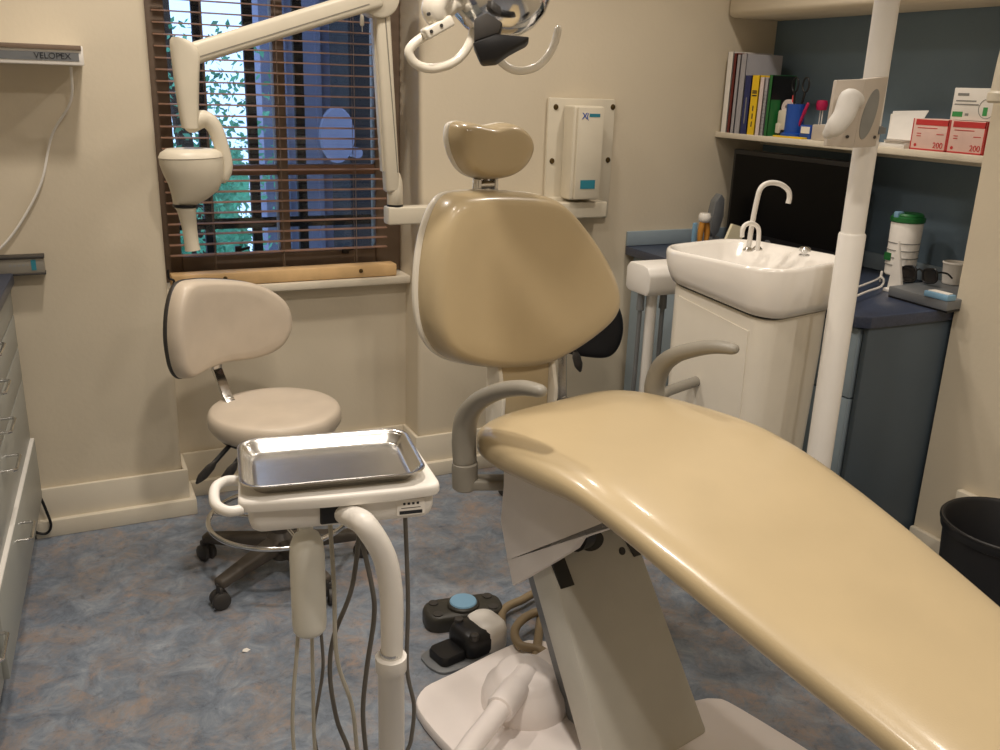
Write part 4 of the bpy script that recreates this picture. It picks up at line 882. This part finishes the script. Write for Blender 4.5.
for nm, xa_, xb_, hh, dp_, m_, lbl, pg in books:
    ya, yb = spine_y(xa_), spine_y(xb_)
    root = thing('book', lbl, 'book', (2.6, (ya + yb) / 2, SHZ), 0, 'books at the left end of the shelf')
    ya -= .0006; yb += .0006; e = min(.002, (ya - yb) * .2); X0 = 2.478; hh *= 1.2
    bm = nb(); box(bm, (X0, ya - e, SHZ), (X0 + dp_, ya, SHZ + hh)); box(bm, (X0, yb, SHZ), (X0 + dp_, yb + e, SHZ + hh)); box(bm, (X0, yb, SHZ), (X0 + e, ya, SHZ + hh)); cvr = part('cover', bm, m_, root, smooth=0)
    bm = nb(); box(bm, (X0 + e, yb + e, SHZ + .004), (X0 + dp_ - .004, ya - e, SHZ + hh - .004)); part('pages', bm, pg, root, smooth=0)
    if nm == 'yellow':
        bm = nb(); 
        for k, z in enumerate((.145, .155, .162)): box(bm, (X0 - .0006, yb + .008, SHZ + z), (X0 + .0005, ya - .008, SHZ + z + .005))
        for k in range(3): box(bm, (X0 - .0006, (ya + yb) / 2 - .003, SHZ + .03 + k * .03), (X0 + .0005, (ya + yb) / 2 + .003, SHZ + .05 + k * .03))
        part('spine_print', bm, 'text', cvr, smooth=0)
    if nm == 'navy':
        bm = nb(); box(bm, (X0 - .0006, (ya + yb) / 2 - .003, SHZ + .04), (X0 + .0005, (ya + yb) / 2 + .003, SHZ + .14)); part('spine_print', bm, 'textgrey', cvr, smooth=0)
    if nm == 'green':
        bm = nb(); box(bm, (X0 + .002, yb - .0006, SHZ + .135), (X0 + dp_ - .002, yb + .0003, SHZ + hh - .002)); box(bm, (X0 + .05, yb - .0006, SHZ + .01), (X0 + dp_ - .002, yb + .0003, SHZ + .135)); part('cover_print', bm, 'black', cvr, smooth=0)
    if nm == 'pad':
        bm = nb()
        for k in range(12): tube(bm, [Vector((X0 - .001 + .004 * math.cos(t), (ya + yb) / 2 + (ya - yb) * .45 * math.sin(t), SHZ + .015 + k * .0135)) for t in [2 * PI * j / 10 for j in range(10)]], .0008, 5, 1, closed=True)
        part('spiral', bm, 'greymet', cvr)
def sx_(px, py, x=2.53): return onx(px, py, x)
# tape dispenser
p0, p1 = sx_(772, 128, 2.51), sx_(787, 128, 2.51)
p0.y = min(p0.y, yb - .014); p1.y = max(min(p1.y, p0.y - .045), sx_(787, 118, 2.51).y)
td_ = thing('tape_dispenser', 'beige and black tape dispenser in front of the green book', 'tape dispenser', (2.53, (p0.y + p1.y) / 2, SHZ))
bm = nb(); box(bm, (2.515, p1.y, SHZ), (2.56, p0.y, SHZ + .024), .004); part('base', bm, 'black', td_)
zt2 = sx_(780, 110, 2.52).z; bm = nb(); box(bm, (2.512, p1.y + .002, SHZ + .025), (2.555, p0.y + .004, zt2), .006); box(bm, (2.508, p0.y - .018, SHZ + .012), (2.535, p0.y + .006, SHZ + .05), .004); part('housing', bm, 'xray', td_)
bm = nb(); q = Vector((2.535, p0.y - .032, 0)); lathe(bm, [(.012, -.008), (.03, -.008), (.03, .008), (.012, .008)], (2.535, q.y + .006, zt2 + .01), (1, 0, 0), 28, ring=True); part('tape_roll', bm, 'pinkbook', td_)
# blue pen cup
pcx = 2.535; pcy = sx_(795, 118, pcx).y; zct = sx_(795, 104, pcx).z; rc_ = abs(sx_(788.5, 118, pcx).y - sx_(801.5, 118, pcx).y) / 2
pcup = thing('pen_cup', 'bright blue pen cup holding scissors on the shelf', 'pen cup', (pcx, pcy, SHZ))
bm = nb(); lathe(bm, [(.001, 0), (rc_, 0), (rc_, zct - SHZ), (rc_ - .003, zct - SHZ), (rc_ - .003, .005), (.001, .005)], (pcx, pcy, SHZ), seg=28); part('cup_body', bm, 'bluep', pcup)
bm = nb(); lathe(bm, [(rc_, .0), (rc_ + .012, 0), (rc_ + .012, .014), (rc_, .018)], (pcx, pcy, SHZ), seg=28); part('cup_foot', bm, 'bluep', pcup)
for (cx_, cy_2, lbl, h) in ((795.5, 85, 'black handled scissors standing at the left of the blue cup', 1), (806, 85, 'black handled scissors standing at the right of the blue cup', 2)):
    c_ = sx_(cx_, cy_2, pcx); sc = thing('scissors', lbl, 'scissors', (pcx, c_.y, SHZ + .01), 0, 'scissors in the blue pen cup')
    bm = nb(); base_ = Vector((pcx + (.004 if h == 1 else -.006), pcy + (rc_ * .3 if h == 1 else -rc_ * .35), SHZ + .01))
    ring = [c_ + Vector((0, .016 * math.cos(t), .026 * math.sin(t))) for t in [2 * PI * k / 20 for k in range(20)]]
    tube(bm, ring, .0035, 8, 1, closed=True); tube(bm, [c_ + Vector((0, 0, -.026)), c_.lerp(base_, .5)], .0045, 8, 1); part('finger_loop', bm, 'black', sc)
    bm = nb(); bar(bm, c_.lerp(base_, .45), base_, .012, .002, (0, 1, 0), 0, w1=.003); part('blade', bm, 'steel', sc)
for (px, py, m_, lbl) in ((793.5, 96, 'red', 'red pen in the blue pen cup'), (808, 104, 'magenta', 'pink highlighter in the blue pen cup')):
    c_ = sx_(px, py, pcx); pn = thing('pen', lbl, 'pen', (pcx, c_.y, SHZ + .01)); off = rc_ * .55 * (1 if px < 800 else -1)
    b_ = Vector((pcx - .006, pcy + off * .8, SHZ + .008)); bm = nb(); tube(bm, [b_, c_], .0045 if px < 800 else .006, 10, 1, round_end=True); part('barrel', bm, m_, pn)
    bm = nb(); tube(bm, [b_.lerp(c_, .68), b_.lerp(c_, .82)], .0055 if px < 800 else .007, 10, 1); part('cap', bm, 'paper' if px < 800 else m_, pn)
p0, p1 = sx_(800, 130, 2.525), sx_(813, 132, 2.525)
bm = nb(); box(bm, (2.512, p1.y, SHZ), (2.55, p0.y - .012, SHZ + .05), .003); sbx = solo('carton', bm, 'bluep', 'small blue and white carton right of the blue pen cup', 'carton')
WM[sbx.name] = Matrix.Translation(sbx.location)
bm = nb(); box(bm, (2.5105, p1.y + .004, SHZ + .02), (2.513, p0.y - .02, SHZ + .044)); part('carton_label', bm, 'paper', sbx, 'white label', smooth=0)
# magenta topped clip cup
mc = sx_(822, 105, 2.58); cc = thing('clip_holder', 'magenta clip holder on white pins behind the pale tissue box', 'clip holder', (2.58, mc.y, SHZ))
bm = nb(); lathe(bm, [(.001, -.02), (.018, -.018), (.022, 0), (.018, .016), (.001, .018)], (2.58, mc.y, mc.z), seg=20); part('holder_top', bm, 'magenta', cc, smooth=60)
bm = nb()
for dy in (-.008, .004): cyl(bm, (2.58, mc.y + dy, SHZ + .006), (2.58, mc.y + dy, mc.z - .016), .002, seg=8)
lathe(bm, [(.02, 0), (.02, .006), (.001, .006)], (2.58, mc.y, SHZ), seg=20); part('pins', bm, 'paper', cc)
p0, p1 = sx_(812, 135, 2.5), sx_(834, 137, 2.5)
bm = nb(); box(bm, (2.495, p1.y, SHZ), (2.565, p0.y, SHZ + .055), .004); tb = solo('tissue_box', bm, 'gbox', 'pale tissue box on the shelf behind the hanging glove', 'box')
bm = nb(); box(bm, (2.515, p1.y + .02, SHZ + .054), (2.545, p0.y - .02, SHZ + .0565), .001); part('tissue_slot', bm, 'glove', tb)
p0, p1 = sx_(774, 133, 2.485), sx_(803, 134, 2.485)
bm = nb(); box(bm, (2.48, p1.y, SHZ), (2.508, p0.y, SHZ + .006), .001); solo('note_pad', bm, 'yellow', 'flat yellow note pad at the shelf edge in front of the pen cup', 'note pad')
# paper pile and glove cartons
p0, p1 = sx_(884, 140, 2.5), sx_(909, 140, 2.5)
for k, (dz, th, dx, m_) in enumerate(((0, .012, .0, 'paper'), (.0125, .006, .012, 'paper'), (.019, .004, .004, 'gbox'))):
    bm = nb(); box(bm, (2.482 + dx, p1.y + .003 * k, SHZ + dz), (2.70, p0.y - .006 * k, SHZ + dz + th), .001)
    solo('paper_stack', bm, m_, ['lowest stack of white paper on the shelf left of the red boxes', 'middle white folder in the paper pile left of the red boxes', 'flat grey folder on top of the paper pile left of the red boxes'][k], 'paper', 'paper pile on the shelf')
gy0 = onx(911.5, 132, 2.486).y
f0, f1, f2, f3 = onx(886, 142, 2.51), onx(911, 143, 2.51), onx(929, 111.5, 2.66), onx(893, 112, 2.66)
zb0 = SHZ + .0235
bm = nb(); P = [Vector((2.51, f0.y, zb0)), Vector((2.51, f1.y + .004, zb0)), Vector((2.66, max(f2.y, gy0 + .01), f2.z)), Vector((2.66, f3.y, f3.z))]
prism(bm, P, (0, 0, .004), .001); box(bm, (2.64, f2.y + .03, zb0), (2.655, f3.y - .01, f3.z - .006)); solo('folder', bm, 'paper', 'white folder propped up on the paper pile', 'folder')
gy = [onx(911.5, 132, 2.486).y, onx(948, 135, 2.486).y, onx(985, 138, 2.486).y]; gh = .105
gh = onx(930, 119, 2.486).z - SHZ
for k in range(2):
    a_, b_ = gy[k] - .0012, gy[k + 1] + .0012
    r_ = thing('glove_carton', ['left red and pale pink carton marked 200 on the shelf', 'right red and pale pink carton marked 200 under the white and green box'][k], 'carton', (2.54, (a_ + b_) / 2, SHZ), 0, 'red cartons on the shelf')
    bm = nb(); box(bm, (2.486, b_, SHZ), (2.60, a_, SHZ + gh), .0015); bd = part('carton_body', bm, 'pinkcard', r_)
    bm = nb(); box(bm, (2.4852, b_ + .001, SHZ + gh * .80), (2.4872, a_ - .012, SHZ + gh - .002)); box(bm, (2.4852, b_ + .0005, SHZ + .001), (2.4868, b_ + .004, SHZ + gh)); box(bm, (2.4852, a_ - .004, SHZ + .001), (2.4868, a_ - .0005, SHZ + gh)); box(bm, (2.4852, b_, SHZ + .001), (2.4868, a_, SHZ + .005)); box(bm, (2.487, b_ - .0008, SHZ), (2.6, b_ + .001, SHZ + gh)); part('red_band', bm, 'red', bd, smooth=0)
    bm = nb(); textmesh(bm, '200', (2.4856, b_ + (a_ - b_) * .36, SHZ + gh * .1), (0, -1, 0), (0, 0, 1), gh * .26); lathe(bm, [(.001, .0006), (.005, .0006), (.005, -.0006)], (2.4856, a_ - (a_ - b_) * .15, SHZ + gh * .16), (-1, 0, 0), 14)
    for q, (u, v, w_) in enumerate(((.15, .7, .55), (.15, .52, .12), (.15, .44, .12), (.7, .52, .2), (.2, .18, .0))):
        if w_: box(bm, (2.4853, a_ - (a_ - b_) * (u + w_), SHZ + gh * v), (2.4862, a_ - (a_ - b_) * u, SHZ + gh * (v + .025)))
    part('carton_print', bm, 'red', bd, smooth=0)
zg = SHZ + gh + .0015
A0, B0 = onx(951, 112, 2.50), onx(994, 115, 2.50)
gyc = thing('mask_carton', 'white and green carton standing on the red cartons', 'carton', (2.54, (A0.y + B0.y) / 2, zg))
ght = onx(972, 88, 2.50).z - zg
bm = nb(); box(bm, (2.50, B0.y, zg), (2.56, A0.y, zg + ght), .0015); gd = part('carton_body', bm, 'paper', gyc)
W_ = A0.y - B0.y
def gpz(u0, u1, v0, v1): return (2.4992, A0.y - W_ * u1, zg + ght * v0), (2.5008, A0.y - W_ * u0, zg + ght * v1)
bm = nb(); box(bm, *gpz(.04, .28, .1, .26)); box(bm, *gpz(.84, .99, .78, .94)); box(bm, *gpz(.74, .84, .16, .42)); box(bm, (2.5, B0.y - .001, zg), (2.56, B0.y + .001, zg + ght)); part('green_panel', bm, 'greenc', gd, smooth=0)
bm = nb(); box(bm, *gpz(.08, .55, .58, .62)); box(bm, *gpz(.06, .62, .47, .51)); box(bm, *gpz(.1, .36, .76, .84)); box(bm, *gpz(.34, .42, .14, .22)); part('carton_print', bm, 'textgrey', gd, smooth=0)
bm = nb(); cq = Vector((2.4995, A0.y - W_ * .82, zg + ght * .38)); tube(bm, [cq + Vector((0, -.028 * math.cos(t), .028 * math.sin(t))) for t in [2 * PI * k / 24 for k in range(24)]], .0009, 6, 1, closed=True); part('drawing', bm, 'textgrey', gd)
# fitting on the pier
fx_ = 2.385; fc = onx(1001, 98, fx_); fz = fc.z
wf = thing('wall_fitting', 'pale rounded bracket on the pier at the right edge above the cartons', 'wall fitting', (fx_, fc.y, fz))
bm = nb(); lathe(bm, [(.001, -.014), (.036, -.014), (.042, -.008), (.042, .012), (.037, .018)], (fx_, fc.y - .008, fz), seg=28); part('collar', bm, 'xray', wf)
bm = nb(); lathe(bm, [(.036, .012), (.033, .10), (.026, .2), (.001, .21)], (fx_, fc.y - .008, fz), seg=28); part('sleeve', bm, 'xray', wf, smooth=60)
bm = nb(); box(bm, (fx_, fc.y - .03, fz + .03), (PX - .0005, fc.y + .014, fz + .15), .004); part('bracket', bm, 'xray', wf)
# ================================================================== LEFT SIDE
cbx = thing('drawer_unit', 'grey dental drawer cabinet along the left wall with wire handles', 'cabinet', (-.176, WY, 0), 0)
CTZ = .87
CR = rotz((-.176, WY - .004, 0), -3.4)          # the cabinet stands slightly askew to the room
WM[cbx.name] = rotz((-.176, WY, 0), 0)
bm = nb(); box(bm, (-.50, -1.5, .14), (-.02, -.035, CTZ), .002, 2, CR); part('carcass', bm, 'cab', cbx)
bm = nb(); box(bm, (-.48, -1.48, 0), (-.06, -.06, .14), 0, 2, CR); part('plinth', bm, 'black', cbx)
def dhandle(bm, y, z, x, w=.11, out=.034):
    tube(bm, [CR @ Vector(p) for p in ((x, y - w / 2, z), (x + out - .006, y - w / 2, z), (x + out, y - w / 2 + .006, z), (x + out, y + w / 2 - .006, z), (x + out - .006, y + w / 2, z), (x, y + w / 2, z))], .0042, 10, 1)
rows = [(.15, .36, .315), (.36, .565, .515), (.565, .67, .62), (.67, .775, .725), (.775, CTZ - .004, .825)]
for ci, (c0, c1, hy) in enumerate(((-1.06, -.0, -.62), (-1.5, -1.064, -1.18))):
    for ri, (r0, r1, hz__) in enumerate(rows):
        op = ci == 0 and ri == 0; ox = .012 if op else 0
        bm = nb(); box(bm, (-.019 + ox, c0 + .002, r0 + .002), (ox, c1 - .03 * (ci == 0), r1 - .002), .002, 2, CR); dw = part('drawer', bm, 'cab', cbx, 'bottom drawer left slightly open' if op else None)
        if op:
            bm = nb(); box(bm, (-.0185, c0 + .02, r0 + .02), (-.0195 + ox, c1 - .045, r1 - .008), 0, 2, CR); part('drawer_side', bm, 'white', dw)
            bm = nb(); box(bm, (-.0185 + ox, c0 + .004, r1 - .0018), (ox - .001, c1 - .034, r1 + .003), 0, 2, CR); part('drawer_edge', bm, 'white', dw, 'white drawer edge')
        bm = nb(); dhandle(bm, hy, hz__, ox - .001); part('handle', bm, 'steel', dw, 'steel wire handle')
lw = nb(); box(lw, (-.50, -1.52, CTZ + .0015), (.014, -.03, CTZ + .035), .003, 2, CR); solo('side_worktop', lw, 'worktop', 'dark worktop on the grey drawer cabinet at the left edge', 'worktop')
# viewer
vx1, vz0 = ony(84.5, 65, 3.0).x, ony(60, 65, 3.0).z; vz1 = ony(60, 45, 3.0).z
vw = thing('xray_viewer', 'white wall mounted film viewer with dark front strip at the upper left', 'light box', (-.1, WY, vz0))
bm = nb(); box(bm, (-.42, 3.0, vz0), (vx1, WY - .002, vz1), .004); vb = part('viewer_body', bm, 'white', vw)
a_, b_ = ony(0, 58.5, 2.999), ony(78.5, 53, 2.999); zA = ony(40, 60, 2.999).z; zB = ony(40, 51.5, 2.999).z
bm = nb(); box(bm, (-.40, 2.9985, zA), (b_.x, 3.001, zB)); part('front_strip', bm, 'greymet', vb, 'grey front strip', smooth=0)
bm = nb(); z_ = ony(40, 48, 2.99).z; box(bm, (-.42, 2.994, z_ - .002), (ony(81, 48, 2.99).x, 3.002, z_ + .011), .001); part('top_channel', bm, 'frame', vb, 'dark brown top channel')
tq = ony(34, 58, 2.998)
bm = nb(); textmesh(bm, 'VELOPEX', (tq.x, 2.9983, zA + .005), (1, 0, 0), (0, 0, 1), .023); cyl(bm, (ony(61, 55, 2.998).x, 2.9978, zA + .016), (ony(61, 55, 2.998).x, 2.999, zA + .016), .003, seg=12); part('lettering', bm, 'text', vb, smooth=0)
cb_ = nb(); tube(cb_, [(vx1 - .035, 3.06, vz0 - .004), (vx1 - .045, 3.085, vz0 - .1)] + [ony(x, y, WY - .012) for x, y in ((52, 135), (42, 180), (27, 212), (8, 240), (-15, 262))], .004, 10, 8)
solo('power_cable', cb_, 'white', 'white cable hanging from the film viewer along the wall', 'cable')
# small wall device
d0, d1 = ony(4, 272, WY - .045), ony(43.5, 256.5, WY - .045)
zlo, zhi = ony(24, 274, WY - .045).z, ony(24, 257.5, WY - .045).z
wd = thing('wall_dispenser', 'small pale wall box with teal stripe above the left worktop', 'wall box', (d0.x, WY, zlo))
bm = nb(); box(bm, (d0.x - .03, WY - .045, zlo), (d1.x, WY - .002, zhi), .004); wb_ = part('box_body', bm, 'armgrey', wd)
s0_, s1_ = ony(31.5, 268, WY - .046), ony(35.5, 260, WY - .046); bm = nb(); box(bm, (s0_.x, WY - .0462, zlo + .01), (s1_.x, WY - .044, zhi - .008)); part('teal_stripe', bm, 'teal', wb_, smooth=0)
bm = nb(); 
for k in range(6): box(bm, (d0.x + .015 + k * .012, WY - .0458, (zlo + zhi) / 2 - .002), (d0.x + .022 + k * .012, WY - .0448, (zlo + zhi) / 2 + .005))
part('box_print', bm, 'textgrey', wb_, smooth=0)
bm = nb(); box(bm, (d0.x - .03, WY - .05, zhi - .004), (d1.x + .002, WY - .0025, zhi + .004), .002); box(bm, (d0.x - .03, WY - .05, zlo - .004), (d1.x + .002, WY - .0025, zlo + .002), .002); part('box_edge', bm, 'darkgrey', wb_)
kc = nb(); tube(kc, [ony(x, y, WY - .05) for x, y in ((34, 490), (40, 497), (46, 510), (51, 525), (47, 533), (38, 533), (30, 528))], .0045, 10, 6); solo('black_flex', kc, 'black', 'black flex looping out beside the drawer cabinet over the skirting', 'cable')
sc_ = nb(); tube(sc_, [ony(x, y, RY - .065) for x, y in ((168, 270), (169, 278), (174, 281), (172, 290), (178, 300))], .004, 8, 6); solo('blind_cord', sc_, 'black', 'short black cord at the left end of the window sill', 'cord')
# ================================================================== FOOT CONTROLS, BIN
fo = thing('foot_control', 'oblong charcoal foot control with pale blue centre button on the floor', 'foot control', tuple(onz(463, 612, 0)))
f0 = onz(463, 611, .03); u_ = (onz(497, 597, .04) - onz(430, 606, .04)); an = math.degrees(math.atan2(u_.y, u_.x))
Fm = rotz((f0.x, f0.y, 0), an)
bm = nb(); loft(bm, [[Fm @ Vector((x, y, z)) for x, y in rrect(.235 * k, .105 * k, .04, 6)] for k, z in ((.96, 0), (1, .006), (1, .035), (.97, .046), (.9, .05), (.3, .05))]); part('control_body', bm, 'foot', fo, smooth=50)
bm = nb(); lathe(bm, [(.047, .05), (.047, .058), (.043, .062), (.001, .062)], (f0.x, f0.y, 0), seg=32); part('button_rim', bm, 'foot', fo)
bm = nb(); lathe(bm, [(.04, .0622), (.038, .066), (.001, .067)], (f0.x, f0.y, 0), seg=32); part('centre_button', bm, 'lblue', fo, 'pale blue button')
for sx, sy in ((-1, -1), (-1, 1), (1, -1), (1, 1)):
    bm = nb(); lathe(bm, [(.014, .0495), (.014, .053), (.001, .054)], Fm @ Vector((sx * .082, sy * .03, 0)), seg=16); part('corner_button', bm, 'darkgrey', fo)
fd = thing('foot_pedal', 'black and white foot pedal on the floor beside the chair base', 'foot pedal', tuple(onz(475, 645, 0)))
p0 = onz(470, 640, .03); d = (onz(430, 662, .0) - onz(500, 632, .0)); an = math.degrees(math.atan2(d.y, d.x)); Pm = rotz((p0.x, p0.y, 0), an)
ol = spline([Vector(q) for q in ((.14, -.02, 0), (.125, -.05, 0), (.04, -.065, 0), (-.05, -.055, 0), (-.06, .05, 0), (.04, .065, 0), (.12, .055, 0), (.14, .02, 0))], 5, True)
bm = nb(); prism(bm, [Pm @ p for p in ol], (0, 0, .008), .002); part('base_plate', bm, 'greymet', fd)
bm = nb(); loft(bm, [[Pm @ Vector((.075 + x, y, z)) for x, y in rrect(.085 * k, .08 * k, .018, 5)] for k, z in ((1, .009), (1, .026), (.93, .033), (.5, .034))]); part('pedal', bm, 'black', fd)
bm = nb(); loft(bm, [[Pm @ Vector((-.005 + x, y, z)) for x, y in rrect(.1 * k, .115 * k, .03, 6)] for k, z in ((.95, .008), (1, .02), (1, .05), (.93, .066), (.75, .075), (.3, .077))]); part('pedal_housing', bm, 'black', fd, smooth=50)
bm = nb(); loft(bm, [[Pm @ Vector((-.055 + x, y, z)) for x, y in rrect(.09 * k, .12 * k, .034, 6)] for k, z in ((.97, .0), (1, .012), (1, .055), (.93, .072), (.78, .081), (.3, .083))]); part('white_cover', bm, 'white', fd, 'white cover', smooth=50)
for q in ((.02, .045, .07), (.01, -.04, .072)):
    bm = nb(); c_ = Pm @ Vector(q); lathe(bm, [(.012, 0), (.014, .008), (.012, .016), (.001, .018)], c_ - Vector((0, 0, .006)), seg=16); part('knob', bm, 'darkgrey', fd)
def fpts(pp, z): return [onz(x, y, z) for x, y in pp]
bm = nb(); tube(bm, [Pm @ Vector((-.09, .03, .035))] + fpts([(503, 611), (520, 601), (541, 597)], .03) + [cp(-.1, -1.5, .045)], .0125, 12, 8); h2 = nb(); part('supply_hose', bm, 'hose', fd, 'beige hose', smooth=60)
lh = nb(); tube(lh, fpts([(545, 609), (526, 617), (515, 630), (520, 645), (545, 654)], .052) + [cp(-.16, -1.42, .06), cp(-.1, -1.38, .06)], .0125, 12, 8); solo('floor_hose', lh, 'hose', 'looped beige hose lying over the corner of the chair base', 'hose')
pcs = onz(246, 651, 0); bm = nb(); pts = [pcs + Vector((math.cos(a) * r, math.sin(a) * r, z)) for a, r, z in ((0, .012, .0008), (1.2, .009, .003), (2.2, .011, .001), (3.6, .012, .004), (4.9, .008, .0006))]
prism(bm, pts, (0, 0, .0012)); solo('paper_scrap', bm, 'paper', 'tiny white paper scrap on the blue floor left of the hanging tubes', 'scrap')
bn = thing('waste_bin', 'round black waste bin by the right hand pier', 'bin', (2.245, 1.415, 0))
bm = nb(); lathe(bm, [(.001, 0), (.135, 0), (.14, .004), (.165, .388), (.172, .39), (.174, .396), (.172, .402), (.166, .403), (.161, .396), (.136, .01), (.001, .008)], (2.245, 1.415, 0), seg=56); part('bin_body', bm, 'blackfab', bn, smooth=50)
bm = nb(); lathe(bm, [(.167, .372), (.171, .374), (.173, .39), (.176, .395), (.176, .401), (.173, .4045), (.168, .402)], (2.245, 1.415, 0), seg=56, ring=True); part('bin_rim', bm, 'black', bn, smooth=50)

# ================================================================== LIGHT
def spot(name, loc, e, col=(1, .905, .80), r=.055, ang=150):
    l = bpy.data.lights.new(name, 'SPOT'); l.energy = e; l.color = col; l.shadow_soft_size = r; l.spot_size = math.radians(ang); l.spot_blend = .8
    o = bpy.data.objects.new(name, l); C.objects.link(o); o.location = loc; return o
for k, (x, y, e) in enumerate(((.24, 2.5, 52), (1.15, 2.55, 30), (2.0, 2.3, 34), (.45, 1.3, 76), (.4, .1, 40), (1.15, .2, 50), (1.95, .5, 34))):
    spot('downlight', (x, y, ZC - .02), e)
w = bpy.data.worlds.new('sky'); bpy.context.scene.world = w; w.use_nodes = True
bg = w.node_tree.nodes['Background']; bg.inputs[0].default_value = (.46, .64, 1.0, 1); bg.inputs[1].default_value = 2.6
vs = bpy.context.scene.view_settings; vs.view_transform = 'Standard'; vs.look = 'None'; vs.exposure = -.17; vs.gamma = 1; vs.use_curve_mapping = False
bpy.context.scene.cycles.max_bounces = 8
